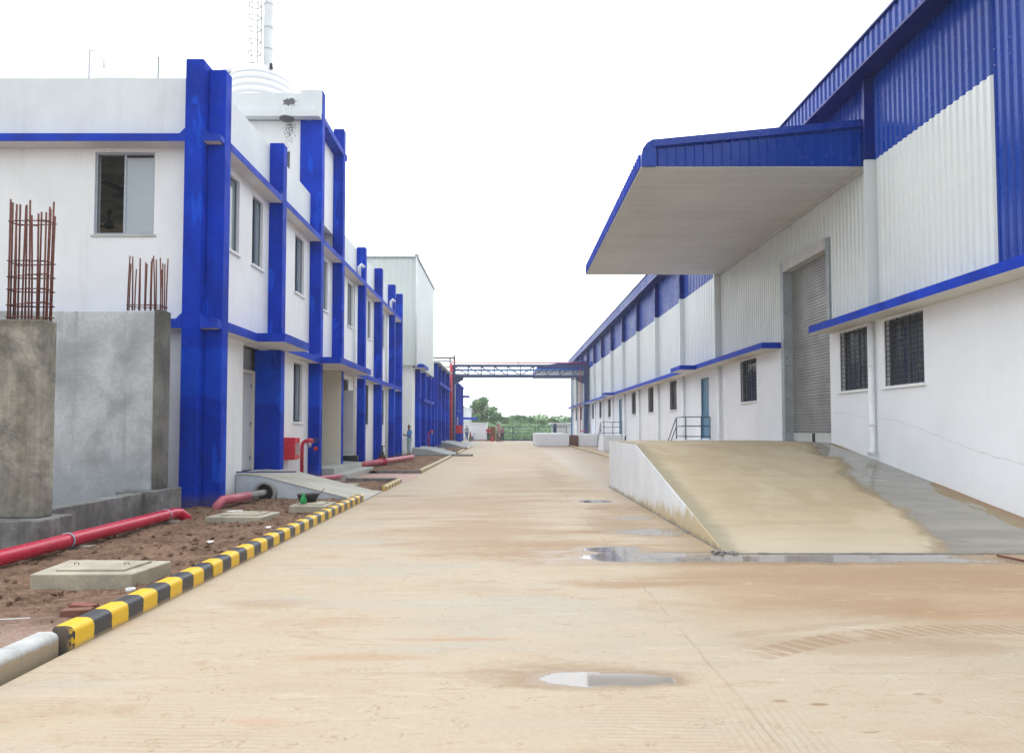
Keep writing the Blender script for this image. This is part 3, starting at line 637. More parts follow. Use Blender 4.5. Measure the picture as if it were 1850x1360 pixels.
# chimney with caged ladder behind
M['cage']=mk('dull_cage_steel',(.50,.50,.49),.6,.1,4)
t=thing('chimney','tall pale steel chimney rising behind the water tank','chimney',(-14.15,40,0))
b=MB(); b.tube([(-14.12,40,0),(-14.12,40,32)],.27,20)
for z in (23.8,25.1,26.5,28): b.lathe([(.27,0),(.29,0),(.29,.06),(.27,.06)],(-14.12,40,z),20)
b.build('stack','chimney',t)
b=MB()
for dx in (-.62,-.40): b.bar((-14.12+dx,39.95,3),(-14.12+dx,39.95,32),.06)
z=3
while z<32: b.bar((-14.74,39.95,z),(-14.52,39.95,z),.02); z+=.3
b.build('ladder','cage',t)
b=MB(); z=20.6
while z<31:
    pts=[(-14.75+.33*math.cos(a)-.1,39.75+.33*math.sin(a),z) for a in [i*math.pi/8 for i in range(17)]]
    b.tube(pts,.03,6,caps=False); z+=.72
for a in (2.4,3.9): b.bar((-14.85+.33*math.cos(a),39.75+.33*math.sin(a),18),(-14.85+.33*math.cos(a),39.75+.33*math.sin(a),32),.045)
b.build('ladder_cage','cage',t)
t=thing('roof_tank','pale tank behind the left parapet with a bent vent pipe','water tank',(-9.2,16.2,7.3))
MB().lathe([(0,0),(.62,0),(.62,1.5),(.5,1.66),(.2,1.78),(0,1.8)],(-9.15,16.2,8.15),32).build('tank_shell','tank',t)
MB().tube([(-9.62,15.6,7.3),(-9.62,15.6,10.22),(-9.5,15.6,10.22),(-9.28,15.6,10.0),(-9.28,15.6,9.8)],.03,8).build('vent_pipe','tank',t)
tag(MB().tube([(-7.98,15.5,7.3),(-7.98,15.5,9.95),(-7.98,15.5,10.0)],[.02,.02,.035],8).build('vent_pipe','frame'),'thin grey vent pipe standing above the left parapet','pipe')
# ------------------------------------------------------------------ unfinished concrete columns at left
def rebar_cage(par,x0,x1,y0,y1,z0,z1,nx,ny,ties,seed):
    rd=random.Random(seed); pts=[]
    for i in range(nx):
        for j in range(ny):
            if 0<i<nx-1 and 0<j<ny-1: continue
            pts.append((x0+(x1-x0)*i/(nx-1),y0+(y1-y0)*j/(ny-1)))
    for (x,y) in pts:
        x+=rd.gauss(0,.008); y+=rd.gauss(0,.008); lx,ly=rd.gauss(0,.014),rd.gauss(0,.012); h=z1-rd.random()*.2
        b=MB(); b.tube([(x,y,z0),(x+lx*.3,y+ly*.3,(z0+h)/2),(x+lx,y+ly,h)],.0115,7); b.build('rebar','rust',par)
    for z in ties:
        b=MB(); q=.014; dz=[rd.gauss(0,.012) for _ in range(4)]
        c=[(x0-q,y0-q,z+dz[0]),(x1+q,y0-q,z+dz[1]),(x1+q,y1+q,z+dz[2]),(x0-q,y1+q,z+dz[3])]
        b.tube(c+[c[0]],.0075,6); b.bar(((x0+x1)/2,y0-q,z+.012),(x1+q,(y0+y1)/2,z+.012),.009); b.bar((x0-q,(y0+y1)/2,z-.01),((x0+x1)/2,y1+q,z-.01),.009)
        b.build('rebar_tie','rust',par)
t=thing('concrete_column','stained unfinished concrete column with tall rusty rebar at the left edge','column',(-6.5,9.2,0))
b=MB(); v=[]; b.box(-7.1,-5.88,8.72,9.0,.42,2.93); b.build('shaft','concrete_col',t,bevel=.025)
MB().box(-7.4,-5.72,8.5,9.17,-.1,.42).build('footing','footing',t,bevel=.02)
rebar_cage(t,-6.38,-5.92,8.78,8.95,2.9,4.5,6,4,[2.96,3.14,3.32,3.5,3.68,4.2],4)
t=thing('concrete_wall','grey cement-rendered wall stub with short rebar beside the blue corner pillar','wall',(-7.5,12,0))
b=MB(); b.box(-9.2,-6.10,11.9,12.2,-.1,3.58); b.build('rendered_wall','plaster_grey',t,bevel=.02)
b=MB(); b.box(-6.098,-5.985,11.88,12.25,.5,3.6); b.build('end_column','concrete_end',t,bevel=.02)
b=MB(); b.box(-6.55,-5.86,11.6,12.5,-.1,.5); b.build('footing','footing',t,bevel=.02)
b=MB(); b.box(-6.35,-6.07,9.172,11.598,-.1,.47); b.build('plinth_beam','footing',t,bevel=.015)
rebar_cage(t,-6.6,-6.03,11.95,12.16,3.55,4.55,7,4,[3.68],9)
# ------------------------------------------------------------------ fire main and culvert
t=thing('fire_pipe','glossy red fire main lying on wooden blocks along the kerb bed','pipe',(-5.4,9,0))
b=MB(); b.tube([(-5.42,2.5,.16),(-5.42,7.5,.165),(-5.4,11.2,.175),(-5.37,11.38,.16),(-5.3,11.47,.07),(-5.3,11.47,-.05)],.088,20); b.build('pipe_run','red',t)
for y in (8.55,11.0):
    b=MB(); b.lathe([(.089,0),(.1,0),(.1,.02),(.089,.02)],(-5.41,y,.17),20,ax='y'); b.build('pipe_clamp','alu',t)
for y in (6.3,8.65,10.95): MB().box(-5.62,-5.2,y,y+.16,.0,.078).build('support_block','wood',t,bevel=.005)
t=thing('fire_pipe','faded red pipe end bending up from the soil into the culvert ring','pipe',(-5.3,13.2,0))
b=MB(); b.tube([(-5.4,12.9,-.05),(-5.4,12.92,.1),(-5.34,13.05,.2),(-5.27,13.3,.2),(-5.22,14.0,.19)],.085,16); b.build('pipe_run','red_faded',t)
b=MB(); b.tube([(-5.22,14.0,.19),(-5.18,14.6,.18),(-5.16,14.84,.18)],.07,16); b.build('pipe_sleeve','concrete',t)
t=thing('culvert_ring','round concrete culvert mouth set in the side of the door ramp','culvert',(-4.75,14.7,0))
b=MB(); b.lathe([(.185,.5),(.185,0),(.235,0),(.24,.04),(.24,.5)],(-5.16,14.72,.17),32,ax='y'); b.build('ring','concrete',t)
b=MB(); b.lathe([(0,.13),(.184,.13)],(-5.16,14.72,.17),32,ax='y'); b.build('bore_shade_disc','black',t)  # black disc stands in for the shade inside the culvert mouth
# door ramp (apron one)
b=MB(); b.prism([(-5.84,-.1),(-5.84,.55),(-5.3,.52),(-4.3,.28),(-3.3,.01),(-3.06,-.01),(-3.06,-.1)],'y',14.86,17.0,1)
tr=b; tr=MB(); v=[];
prof=[(-5.82,.55),(-5.3,.52),(-4.3,.27),(-3.3,.02),(-3.05,.004)]
tr.prism([(-5.82,-.1)]+prof+[(-3.05,-.1)],'y',14.87,16.98,1)
tr.add([p for (x,z) in prof for p in ((x,14.85,z+.012),(x,17.0,z+.012))],[(2*i,2*i+2,2*i+3,2*i+1) for i in range(4)],0)
tag(tr.build('door_ramp',['apron','apron_side']),'sloping concrete ramp up to the first ground-floor door','ramp')
MB_=MB(); MB_.bar((-5.85,14.95,.6),(-4.75,15.6,.57),.05,.03); tag(MB_.build('steel_bar','navy'),'long dark steel bar lying across the top of the door ramp','bar')
# precast covers
def cover(corners,z,lab,lid=True,h=.14):
    t=thing('chamber_cover',lab,'manhole cover',(corners[0][0],corners[0][1],0),'precast chamber covers')
    b=MB(); n=4; v=[(x,y,z-h-.08) for x,y in corners]+[(x,y,z) for x,y in corners]; b.add(v,[(3,2,1,0),(4,5,6,7)]+[(i,(i+1)%4,(i+1)%4+4,i+4) for i in range(4)])
    b.build('cover_slab','slab',t,bevel=.015)
    cx=sum(c[0] for c in corners)/4; cy=sum(c[1] for c in corners)/4
    c2=[(cx+(x-cx)*.68+.02,cy+(y-cy)*.68) for x,y in corners]
    b=MB(); v=[(x,y,z) for x,y in c2]+[(x,y,z+.022) for x,y in c2]; b.add(v,[(4,5,6,7)]+[(i,(i+1)%4,(i+1)%4+4,i+4) for i in range(4)]); b.build('lid','slab',t,bevel=.005)
    for s_ in (-.25,.25):
        b=MB(); b.tube([(cx+s_-.025,cy,z+.015),(cx+s_-.02,cy,z+.04),(cx+s_+.02,cy,z+.042),(cx+s_+.025,cy,z+.015)],.004,6); b.build('lifting_hook','rust',t)
cover([(-4.52,6.6),(-3.56,6.62),(-3.5,7.27),(-4.6,7.32)],.17,'large precast concrete chamber cover on the soil nearest the camera')
cover([(-4.85,11.15),(-3.92,11.12),(-3.86,11.82),(-4.74,11.9)],.13,'low concrete chamber cover beside the end of the red pipe')
cover([(-3.92,12.45),(-3.24,12.4),(-3.24,13.15),(-3.95,13.25)],.16,'concrete chamber cover with the mortar tub on it')
# mortar tub, green can
t=thing('mortar_tub','shallow black rubber mortar tub with a stick, on a concrete cover','tub',(-3.75,13.1,.16))
z=.185
b=MB(); b.lathe([(0,0),(.15,0),(.2,.13),(.215,.14),(.19,.13),(.14,.02),(0,.02)],(-3.72,12.95,z),24); b.build('tub_shell','black',t)
b=MB(); b.tube([(-3.6,12.95,z+.03),(-3.42,12.98,z+.24)],.009,6); b.build('stick','wood',t)
b=MB(); b.lathe([(0,0),(.055,0),(.06,.05),(.055,.09),(.03,.13),(.025,.17),(.015,.19),(0,.19)],(-3.70,12.6,z),16); tag(b.build('watering_bottle','green'),'small bright green plastic bottle standing in front of the black tub','bottle')
# rubble and litter on the soil
rd=random.Random(3)
def clod(b,x,y,z,r,m=0):
    n=7; k0=rd.random()*10; v=[];f=[]
    for i in range(5):
        ph=math.pi*i/4
        for j in range(n):
            a=2*math.pi*j/n; q=Vector((math.sin(ph)*math.cos(a),math.sin(ph)*math.sin(a),math.cos(ph)))
            rr=r*(1+.9*noise.noise(q*1.6+Vector((k0,x*5,y*5)))); v.append((x+q.x*rr,y+q.y*rr,z+q.z*rr*.7))
    for i in range(4):
        for j in range(n): f.append((i*n+j,i*n+(j+1)%n,(i+1)*n+(j+1)%n,(i+1)*n+j))
    b.add(v,f,m)
b=MB()
for k in range(1800):
    y=4.9+9.8*rd.random()**.8; x=-3.3-2.9*rd.random()
    r=.004+.03*rd.random()**5
    if y<5.9: r*=.6
    if -4.75<x<-3.45 and 6.5<y<7.4: continue
    clod(b,x,y,.05+r*.2,r,0)
b.build('soil_clods','soil',kind='stuff',label='crumbly clods scattered over the brown soil')
for (x,y,rz,m,lab) in ((-3.46,5.62,.2,'brick','brown brick lying on the sandy soil near the kerb'),(-3.5,5.78,-.3,'brick_red','broken red brick behind the brown one near the kerb')):
    c,s_=math.cos(rz),math.sin(rz); b=MB(); v=[(x+c*i*.11-s_*j*.05,y+s_*i*.11+c*j*.05,.04+k*.06) for i,j,k in ((-1,-1,0),(1,-1,0),(1,1,0),(-1,1,0),(-1,-1,1),(1,-1,1),(1,1,1),(-1,1,1))]
    b.add(v,[(0,3,2,1),(4,5,6,7),(0,1,5,4),(1,2,6,5),(2,3,7,6),(3,0,4,7)]); tag(b.build('loose_brick',m,bevel=.006),lab,'brick')
b=MB()
for k in range(45): clod(b,2.68+random.gauss(0,.07),8.62+random.gauss(0,.06),.012,.008+.028*random.random()**2)
tag(b.build('rubble','kerb_bare'),'crumbled concrete at the chipped foot of the loading ramp','rubble')['kind']='stuff'
b=MB(); b.lathe([(.028,0),(.04,0),(.04,.03),(.028,.03),(.028,0)],(-3.4,6.3,.08),20); o=b.build('plastic_cup','paper'); tag(o,'small white plastic ring on the soil by the kerb','litter')
for (x,y,w,lab) in ((-4.85,12.3,.16,'white plastic sheet scrap beside the faded pipe'),(-3.85,9.0,.05,'small white scrap in the middle of the soil bed'),(-3.55,10.3,.05,'white paper scrap near the far end of the striped kerb')):
    b=MB(); n=8; v=[(x+w*math.cos(i*math.pi/4)*(1+.3*math.sin(i*2.3)),y+w*.6*math.sin(i*math.pi/4),.085+.012*math.sin(i*1.7)) for i in range(8)]+[(x,y,.1)]
    b.add(v,[(8,i,(i+1)%8) for i in range(8)]); tag(b.build('litter_scrap','paper'),lab,'litter')
tag(MB().bar((-4.3,5.42,.055),(-3.75,5.5,.06),.009,.006).build('thin_lath','paper'),'thin pale lath on the sandy ground behind the white kerb','stick')
# ------------------------------------------------------------------ kerbs
def kerb(x0,x1,y0,y1,h,mat,label,group='painted kerb stones along the left road edge',bend=0):
    n=6; prof=[(x0,-.1),(x0,h-.02),(x0+.02,h-.003)]
    w=x1-x0
    for k in range(n+1):
        a=math.pi/2*(1-k/n); prof.append((x1-w*.42+w*.42*math.cos(a),h-.05+.05*math.sin(a)))
    prof+=[(x1,-.1)]
    b=MB(); b.prism([(u,w_) for u,w_ in prof],'y',y0,y1)
    o=b.build('kerb_stone',mat); tag(o,label,'kerb',group); return o
G='painted kerb stones along the left road edge'
kerb(-3.275,-3.115,-4.,.2,.14,'kerbwhite','plain white kerb stone behind the camera',G)
kerb(-3.275,-3.115,.22,3.0,.14,'kerbwhite','plain white kerb stone level with the camera',G)
kerb(-3.275,-3.115,3.02,4.86,.14,'kerbwhite','whitewashed kerb stone just before the first striped one',G)
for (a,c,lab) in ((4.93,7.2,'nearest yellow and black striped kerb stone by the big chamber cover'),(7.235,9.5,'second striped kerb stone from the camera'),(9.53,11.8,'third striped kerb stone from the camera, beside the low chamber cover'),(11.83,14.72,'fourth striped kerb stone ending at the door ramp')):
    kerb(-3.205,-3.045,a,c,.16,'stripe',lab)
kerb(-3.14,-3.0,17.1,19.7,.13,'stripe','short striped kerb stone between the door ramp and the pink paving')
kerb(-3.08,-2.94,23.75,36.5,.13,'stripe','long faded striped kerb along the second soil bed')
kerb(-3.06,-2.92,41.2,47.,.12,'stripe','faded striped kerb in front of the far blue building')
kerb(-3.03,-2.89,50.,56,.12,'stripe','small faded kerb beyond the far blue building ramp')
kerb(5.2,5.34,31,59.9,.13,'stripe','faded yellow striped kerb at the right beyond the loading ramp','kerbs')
tag(MB().box(-4.6,-3.145,19.72,19.86,-.05,.13).build('kerb_stone','kerb_bare',bevel=.01),'dark bare kerb closing the short soil bed','kerb')
tag(MB().box(-4.45,-2.93,23.62,23.74,-.05,.11).build('kerb_stone','kerb_bare',bevel=.01),'dark bare kerb across the near end of the long soil bed','kerb')
tag(MB().box(-5.4,-1.9,38.2,38.35,-.05,.10).build('kerb_stone','kerb_bare',bevel=.01),'grey bare kerb across the path where the man in blue stands','kerb')
tag(MB().box(-5.2,-3.9,17.25,18.3,.0,.1).build('cement_bag_slab','slab',bevel=.02),'low yellowish concrete slab in the short soil bed','slab')
# ------------------------------------------------------------------ hose cabinet, hydrants
def cabinet(x,y,z,lab,w=.27,d=.45,h=.52):
    t=thing('hose_cabinet',lab,'fire cabinet',(x,y,z))
    MB().box(x,x+w,y,y+d,z,z+h).build('cabinet_body','red_box',t,bevel=.008)
    o=MB().box(x+w+.001,x+w+.018,y+.015,y+d-.015,z+.015,z+h-.015).build('cabinet_door','red_box',t,bevel=.004)
    for k in (0,1): MB().box(x+w+.019,x+w+.022,y+.07+k*.18,y+.19+k*.18,z+.13,z+h-.15).build('pane','alu',o)
    MB().box(x+w+.023,x+w+.03,y+d-.055,y+d-.035,z+.2,z+.28).build('handle','frame',o)
cabinet(XW,18.05,.72,'red wall-mounted fire hose cabinet beside the nearest hydrant',.28,.45,.58)
def hydrant(x,y,z0,h,lab,grp='red fire hydrants by the building walls'):
    t=thing('fire_hydrant',lab,'hydrant',(x,y,z0),grp)
    b=MB(); b.tube([(x,y,z0-.2),(x,y,z0+h-.14),(x+.03,y,z0+h-.05),(x+.1,y,z0+h),(x+.17,y,z0+h)],.05,14); b.build('standpipe','red',t)
    b=MB(); b.lathe([(0,-.11),(.05,-.11),(.085,-.09),(.06,-.06),(.075,0),(.06,.05),(.03,.08),(0,.08)],(x+.2,y,z0+h),18)
    b.tube([(x+.14,y,z0+h),(x+.3,y,z0+h)],.06,14); v=b.build('valve','red',t)
    b=MB(); b.tube([(x+.3,y,z0+h+.01),(x+.38,y,z0+h+.01)],.014,8); b.lathe([(.05,0),(.075,0),(.075,.02),(.05,.02),(.05,0)],(x+.39,y-.01,z0+h+.01),16,ax='y'); b.build('handwheel','black',v)
    b=MB(); b.tube([(x+.22,y-.05,z0+h-.07),(x+.26,y-.16,z0+h-.16)],.042,14); b.build('coupling','alu',v)
hydrant(-5.62,18.95,.15,1.05,'nearest red fire hydrant standpipe in front of the blue pillar')
hydrant(-5.2,45.6,.2,1.12,'red fire hydrant standing against the far blue finned building')
hydrant(-4.75,66.8,.3,1.0,'farthest red fire hydrant near the bridge post')
b=MB(); b.lathe([(0,0),(.07,0),(.05,.05),(0,.06)],(0,0,0),10)
t=MB(); t.lathe([(0,-.03),(.06,-.03),(.06,.0),(0,.0)],(-5.6,20.246,.95),12,ax='y'); t.build('red_knob','red_box',office)
# pale red pipe through long bed, with black gate valve
t=thing('fire_pipe','faded pink pipe with a black gate valve running out beside the entrance steps','pipe',(-4.6,25,0))
b=MB(); b.tube([(-5.45,24.9,.2),(-4.3,31.3,.24)],.11,16); b.build('pipe_run','red_faded',t)
b=MB(); b.lathe([(.11,0),(.17,0),(.17,.06),(.11,.06)],(-5.0,27.4,.22),20,ax='y'); b.lathe([(.11,0),(.17,0),(.17,.06),(.11,.06)],(-4.97,27.65,.22),20,ax='y'); b.build('pipe_flange','red',t)
b=MB(); b.lathe([(0,0),(.12,0),(.13,.15),(.08,.2),(.08,.3),(.04,.32),(.03,.55),(0,.55)],(-4.98,27.55,.3),16); b.lathe([(.1,0),(.13,.0),(.13,.02),(.1,.02),(.1,0)],(-4.98,27.55,.82),16); b.bar((-5.1,27.55,.83),(-4.86,27.55,.83),.02); b.build('gate_valve','black',t)
t=MB(); t.tube([(-5.6,18.4,.13),(-4.85,20.1,.15)],.075,14); tag(t.build('fire_pipe','red_faded'),'short faded pink pipe stub ending at the entrance steps','pipe')
# ------------------------------------------------------------------ CLAD BLOCK with blue fins behind the office
blk=thing('clad_building','tall windowless block clad in pale sheeting above blue fins','building',(-9,44,0))
b=MB(); b.box(-14,-5.48,39.7,66,0,5.13); b.build('lower_wall','white',blk)
b=MB(); b.box(-14,-5.26,39.42,48.6,5.134,11.28); b.build('cladding_core','clad_b',blk)
b=MB(); b.corr('y',39.39,-.025,-14,-5.2,5.13,11.3,.33); b.corr('x',-5.22,.025,39.4,48.6,5.13,11.3,.33); b.build('cladding','clad_b',blk)
b=MB(); b.box(-14.1,-5.12,39.28,39.42,11.3,11.38); b.box(-5.27,-5.12,39.42,48.65,11.3,11.38); b.box(-5.32,-5.1,39.3,39.55,11.38,11.5); b.build('roof_trim','frame',blk)
b=MB(); b.tube([(-5.22,39.3,5.0),(-5.22,39.3,11.3)],.04,8); b.build('corner_flashing','pvc',blk)
b=MB(); b.add([(-14,39.4,11.3),(-5.2,39.4,11.3),(-5.2,48.6,11.3),(-14,48.6,11.6)],[(0,1,2,3)]); b.build('roof','clad_b',blk)
canopy(39.9,42.3,-4.85,5.05,5.25,blk,-5.478)
b=MB(); b.box(-5.476,-5.44,40.9,50,.2,5.04); b.box(-5.476,-5.44,50,62.4,.2,6.2); b.build('blue_wall_paint','blue',blk)
for y in (41.0,43.9,47.0,49.3):
    MB().box(-5.438,-5.2,y,y+.25,.2,5.045).build('fin','blue',blk)
b=MB(); 
for a,c in ((43.2,43.89),(44.16,46.99),(47.26,49.29)): b.box(-5.438,-5.22,max(a,41.27),c,3.2,3.38)
b.build('floor_band','blue_slab',blk)
for y in (50.6,53.4,57.1,60.6):
    MB().box(-5.438,-5.12,y,y+.28,.2,6.3).build('fin','blue',blk)
b=MB(); b.box(-5.438,-4.95,50.9,53.39,4.75,4.95); b.box(-5.438,-4.95,53.69,57.09,4.75,4.95); b.box(-5.438,-4.95,57.39,60.59,4.75,4.95); o=b.build('floor_band','blue_slab',blk)
b=MB(); b.box(-6.5,-4.95,50.3,61.6,6.3,6.4); b.build('roof_edge','frame_l',blk)
b=MB(); b.box(-14,-5.44,50,66,5.134,6.29); b.build('upper_wall','concrete',blk)
MB().box(-5.43,-5.3,62.0,65.8,.0,5.8).build('grey_wall_panel','grey_panel',blk)
# aprons up to it
def apron(y0,y1,x0,h,lab):
    b=MB(); pr=[(x0,h),(x0+.9,h*.75),(-3.4,.03),(-3.0,.004)]
    b.prism([(x0,-.1)]+pr+[(-3.0,-.1)],'y',y0,y1,0); tag(b.build('door_ramp','apron_g'),lab,'ramp')
M['apron_g']=mk('grey_concrete_mound',(.33,.34,.335),.75,.15,1.2,.4,40,fine=.3)
apron(39.8,44.4,-5.43,.42,'grey concrete apron sloping up to the first blue fins')
apron(54.0,62.,-5.43,.5,'grey concrete apron in front of the far tall fins')
# third blue block, farther
far3=thing('finned_building','distant low blue building with fins beyond the pipe bridge','building',(-7,72,0))
MB().box(-13,-5.3,66.5,79.5,0,5.9).build('wall','white',far3)
b=MB(); b.box(-5.298,-5.26,66.6,77.8,.1,5.85); b.build('blue_wall_paint','blue',far3)
for y in (67.5,70,72.6,75.2,77.4): MB().box(-5.258,-4.95,y,y+.28,.1,5.95).build('fin','blue',far3)
b=MB(); [b.box(-5.258,-5.0,a,a+2.3,3.2,3.38) for a in (67.79,70.29,72.89)]; b.build('floor_band','blue_slab',far3)
b=MB(); b.box(-5.298,-4.35,77.7,80.3,5.05,5.2); b.build('canopy_slab','blue_slab',far3)
b=MB(); b.box(-5.6,-4.9,66.6,78.,5.95,6.1); b.build('roof_edge','blue_slab',far3)
sash(far3,'x',-4.95,68.1,69.3,1.,2.6,.0,1,'frame_l','frost',1,False)
# small things at the far end
g=thing('guard_house','small white gate-side hut with a flat slab','hut',(-4,85,0))
MB().box(-5.2,-2.55,84.,88,0,2.1).build('wall','white_r',g); MB().box(-5.3,-2.45,83.9,88.1,2.1,2.22).build('roof','parapet',g)
g=thing('guard_house','white hut with a blue slab canopy left of the gate','hut',(-6,88,0))
MB().box(-9,-4.85,88.3,93,0,4.0).build('wall','white',g); MB().box(-6.2,-3.9,88.2,91,2.65,2.9).build('canopy_slab','blue_slab',g); MB().box(-9.1,-4.75,88.2,93.1,4.0,4.15).build('roof','parapet',g)
g=thing('guard_house','white hut with a projecting flat roof right of the gate','hut',(6.8,85,0))
MB().box(5.6,8.6,84.6,88,0,2.0).build('wall','white_r',g); MB().box(5.2,8.8,84.3,88.2,2.0,2.2).build('roof','parapet',g)
g=thing('sliding_gate','dark green steel bar gate closing the end of the road','gate',(3,81,0))
b=MB()
for x in (-.45,.6,3.2,5.3,6.9): b.bar((x,81,0),(x,81,1.72),.07)
b.bar((-.45,81,1.7),(6.9,81,1.7),.07); b.bar((-.45,81,.12),(6.9,81,.12),.12); b.bar((-.45,81,.95),(6.9,81,.95),.035); b.build('gate_frame','navy',g)
b=MB(); x=-.4
while x<6.9: b.bar((x,81,.12),(x,81,1.68),.018); x+=.15
b.build('gate_bars','navy',g)
tag(MB().box(5.4,5.75,81.3,81.6,0,2.05).build('gate_post','navy',bevel=.02),'dark gate post on the right in front of the hut','post')
g=thing('gate_pillar','pinkish brick gate pillar left of the steel gate','pillar',(-1.1,82,0))
MB().box(-1.3,-.85,82.2,82.6,0,2.05).build('shaft','brick_w',g) if 'brick_w' in M else None
M['brick_w']=mk('pink_white_brick',(.45,.28,.25),.8,.25,6)
MB().box(-1.3,-.85,82.2,82.6,0,2.05).build('shaft','brick_w',g,bevel=.01); MB().box(-1.35,-.8,82.15,82.65,2.05,2.15).build('cap','parapet',g)
tag(MB().box(-2.1,-1.45,82.6,82.7,0,1.7).build('wicket_door','brick_red'),'narrow reddish-brown gate leaf beside the gate pillar','gate')
# ------------------------------------------------------------------ pipe bridge
br=thing('pipe_bridge','navy steel truss bridge carrying pipes across the road','bridge',(1.1,63,0))
YB=(62.6,63.5); X0,X1=-4.9,7.25; ZB,ZTt=6.25,7.22
for yy in YB:
    b=MB(); b.bar((X0,yy,ZB),(X1,yy,ZB),.13,.16); b.bar((X0,yy,ZTt),(X1,yy,ZTt),.13,.16)
    n=10; st=(X1-X0-.2)/n
    for k in range(n+1):
        x=X0+.1+k*st; b.bar((x,yy,ZB+.08),(x,yy,ZTt-.08),.07)
        if k<n:
            if k<5: b.bar((x,yy,ZTt-.08),(x+st,yy,ZB+.08),.05)
            else: b.bar((x,yy,ZB+.08),(x+st,yy,ZTt-.08),.05)
    b.build('truss','navy',br)
b=MB()
for k in range(11): x=X0+.1+k*1.195; b.bar((x,YB[0]+.07,ZB),(x,YB[1]-.07,ZB),.06); b.bar((x,YB[0]+.07,ZTt),(x,YB[1]-.07,ZTt),.06)
b.build('cross_member','navy',br)
for x,s_ in ((-4.98,1),(7.15,-1)):
    b=MB(); b.box(x-.2,x+.2,62.75,63.35,0,7.3)
    b.prism([(x+.2*s_,6.15),(x+.95*s_,6.15),(x+.95*s_,5.95),(x+.2*s_,5.55)],'y',62.8,63.3); b.build('support_post','navy',br)
b=MB(); b.tube([(-5.1,62.4,.3),(-5.1,62.4,7.35),(-5.0,62.4,7.45),(-4.85,62.4,7.47),(7.25,62.4,7.42)],.055,12); b.tube([(-5.1,62.4,.3),(-5.1,62.4,7.3)],.13,12); b.build('red_pipe','red',br)
b=MB(); b.tube([(X0,63.0,6.82),(X1,63.0,6.82)],.09,10); b.build('blue_pipe','bluepipe',br)
b=MB(); b.tube([(X0,63.2,6.42),(X1,63.2,6.42)],.10,10); b.build('grey_pipe','pvc',br)
b=MB(); b.tube([(6.55,62.35,.5),(6.55,62.35,6.95)],.032,8); b.tube([(6.55,62.35,1.3),(7.0,62.35,1.3)],.04,8); b.build('red_drop_pipe','red',br)
b=MB(); b.bar((1.0,63,7.3),(1.0,63,8.2),.06); b.build('stub_post','steel_brown',br)
g=thing('pipe_rack','brown steel pipe rack on the left building beside the bridge','rack',(-6,64,0))
b=MB(); b.bar((-4.95,64.2,5.9),(-4.95,64.2,8.3),.16); b.bar((-5.35,64.2,5.9),(-5.35,64.2,8.1),.12); b.box(-14,-4.9,63.9,64.5,8.0,8.1); b.bar((-14,64.2,7.2),(-5,64.2,7.2),.1); b.build('rack_frame','steel_brown',g)
MB().tube([(-14,64.2,7.75),(-5.1,64.2,7.75)],.08,8).build('rack_pipe','pvc',g)
# ------------------------------------------------------------------ WAREHOUSE (right)
XR=7.5
wh=thing('warehouse','long white warehouse with corrugated white and blue cladding along the right','warehouse',(12,40,0))
fins=[4.4,9.0-0.0,13.87]+[24.18+4.93*k for k in range(12)]
fins=[4.0,8.95,13.87]+[24.18+4.915*k for k in range(12)]
DOORS=[25.75,45.4]
winR=[(12.42,13.72),(14.3,15.56),(20.8,22.25)]
for k in range(1,11):
    if k in (4,): continue
    y=24.18+4.915*k+1.55; winR.append((y,y+1.3))
ZW0,ZW1=2.37,3.68
holes=[(a,c,ZW0,ZW1) for a,c in winR]+[(16.05,18.4,1.2,5.72)]+[(d,d+1.0,1.15,3.45) for d in DOORS]
b=MB(); b.wall('x',XR,XR+.25,-4,79.5,-.1,3.9,[h for h in holes if h[3]<3.9]+[(16.05,18.4,1.2,3.9)]); b.build('lower_wall','white_r',wh)
b=MB(); b.wall('x',XR+.002,XR+.25,-4,79.5,3.9,8.72,[(16.05,18.4,3.9,5.72)]); b.build('wall_backing','clad',wh)
b=MB(); b.box(XR+.25,30,79.3,79.5,0,9); b.box(29.8,30,-4,79.3,0,9); b.box(XR+.25,30,-4,-3.8,0,9); b.build('other_walls','clad',wh)
A,P_=-.032,.165
b=MB(); b.corr('x',XR-.004,A,10.43,13.8,3.9,7.0,P_); b.corr('x',XR-.004,A,13.94,15.84,3.9,6.96,P_); b.corr('x',XR-.004,A,15.84,18.62,5.98,6.96,P_); b.corr('x',XR-.004,A,18.62,24.1,3.9,6.96,P_); b.corr('x',XR-.004,A,24.25,79.5,3.9,7.0,.22); b.build('white_cladding','clad',wh)
b=MB(); b.corr('x',XR-.004,A,-4,10.43,3.9,8.72,P_); b.corr('x',XR-.004,A,10.43,24.1,7.0,8.72,P_); b.corr('x',XR-.004,A,24.25,79.5,7.0,8.72,.22); b.build('blue_cladding','blue_metal',wh)
b=MB()
for z in (4.2,5.55):
    y=10.5
    while y<15.6:
        b.box(XR-.046,XR-.037,y+.105,y+.118,z-.006,z+.006); y+=P_*2
for z in (7.35,7.1):
    y=5
    while y<13: b.box(XR-.046,XR-.037,y+.105,y+.118,z-.006,z+.006); y+=P_*2
b.build('cladding_screws','frame',wh)
for y in fins:
    if y>9 and y<79:
        MB().box(7.27,XR-.001,y,y+.07 if y<20 else y+.1,3.9,7.0).build('cladding_fin','clad',wh)
        MB().box(7.27,XR-.001,y,y+.07 if y<20 else y+.1,7.001,8.71).build('cladding_fin','blue_dark',wh)
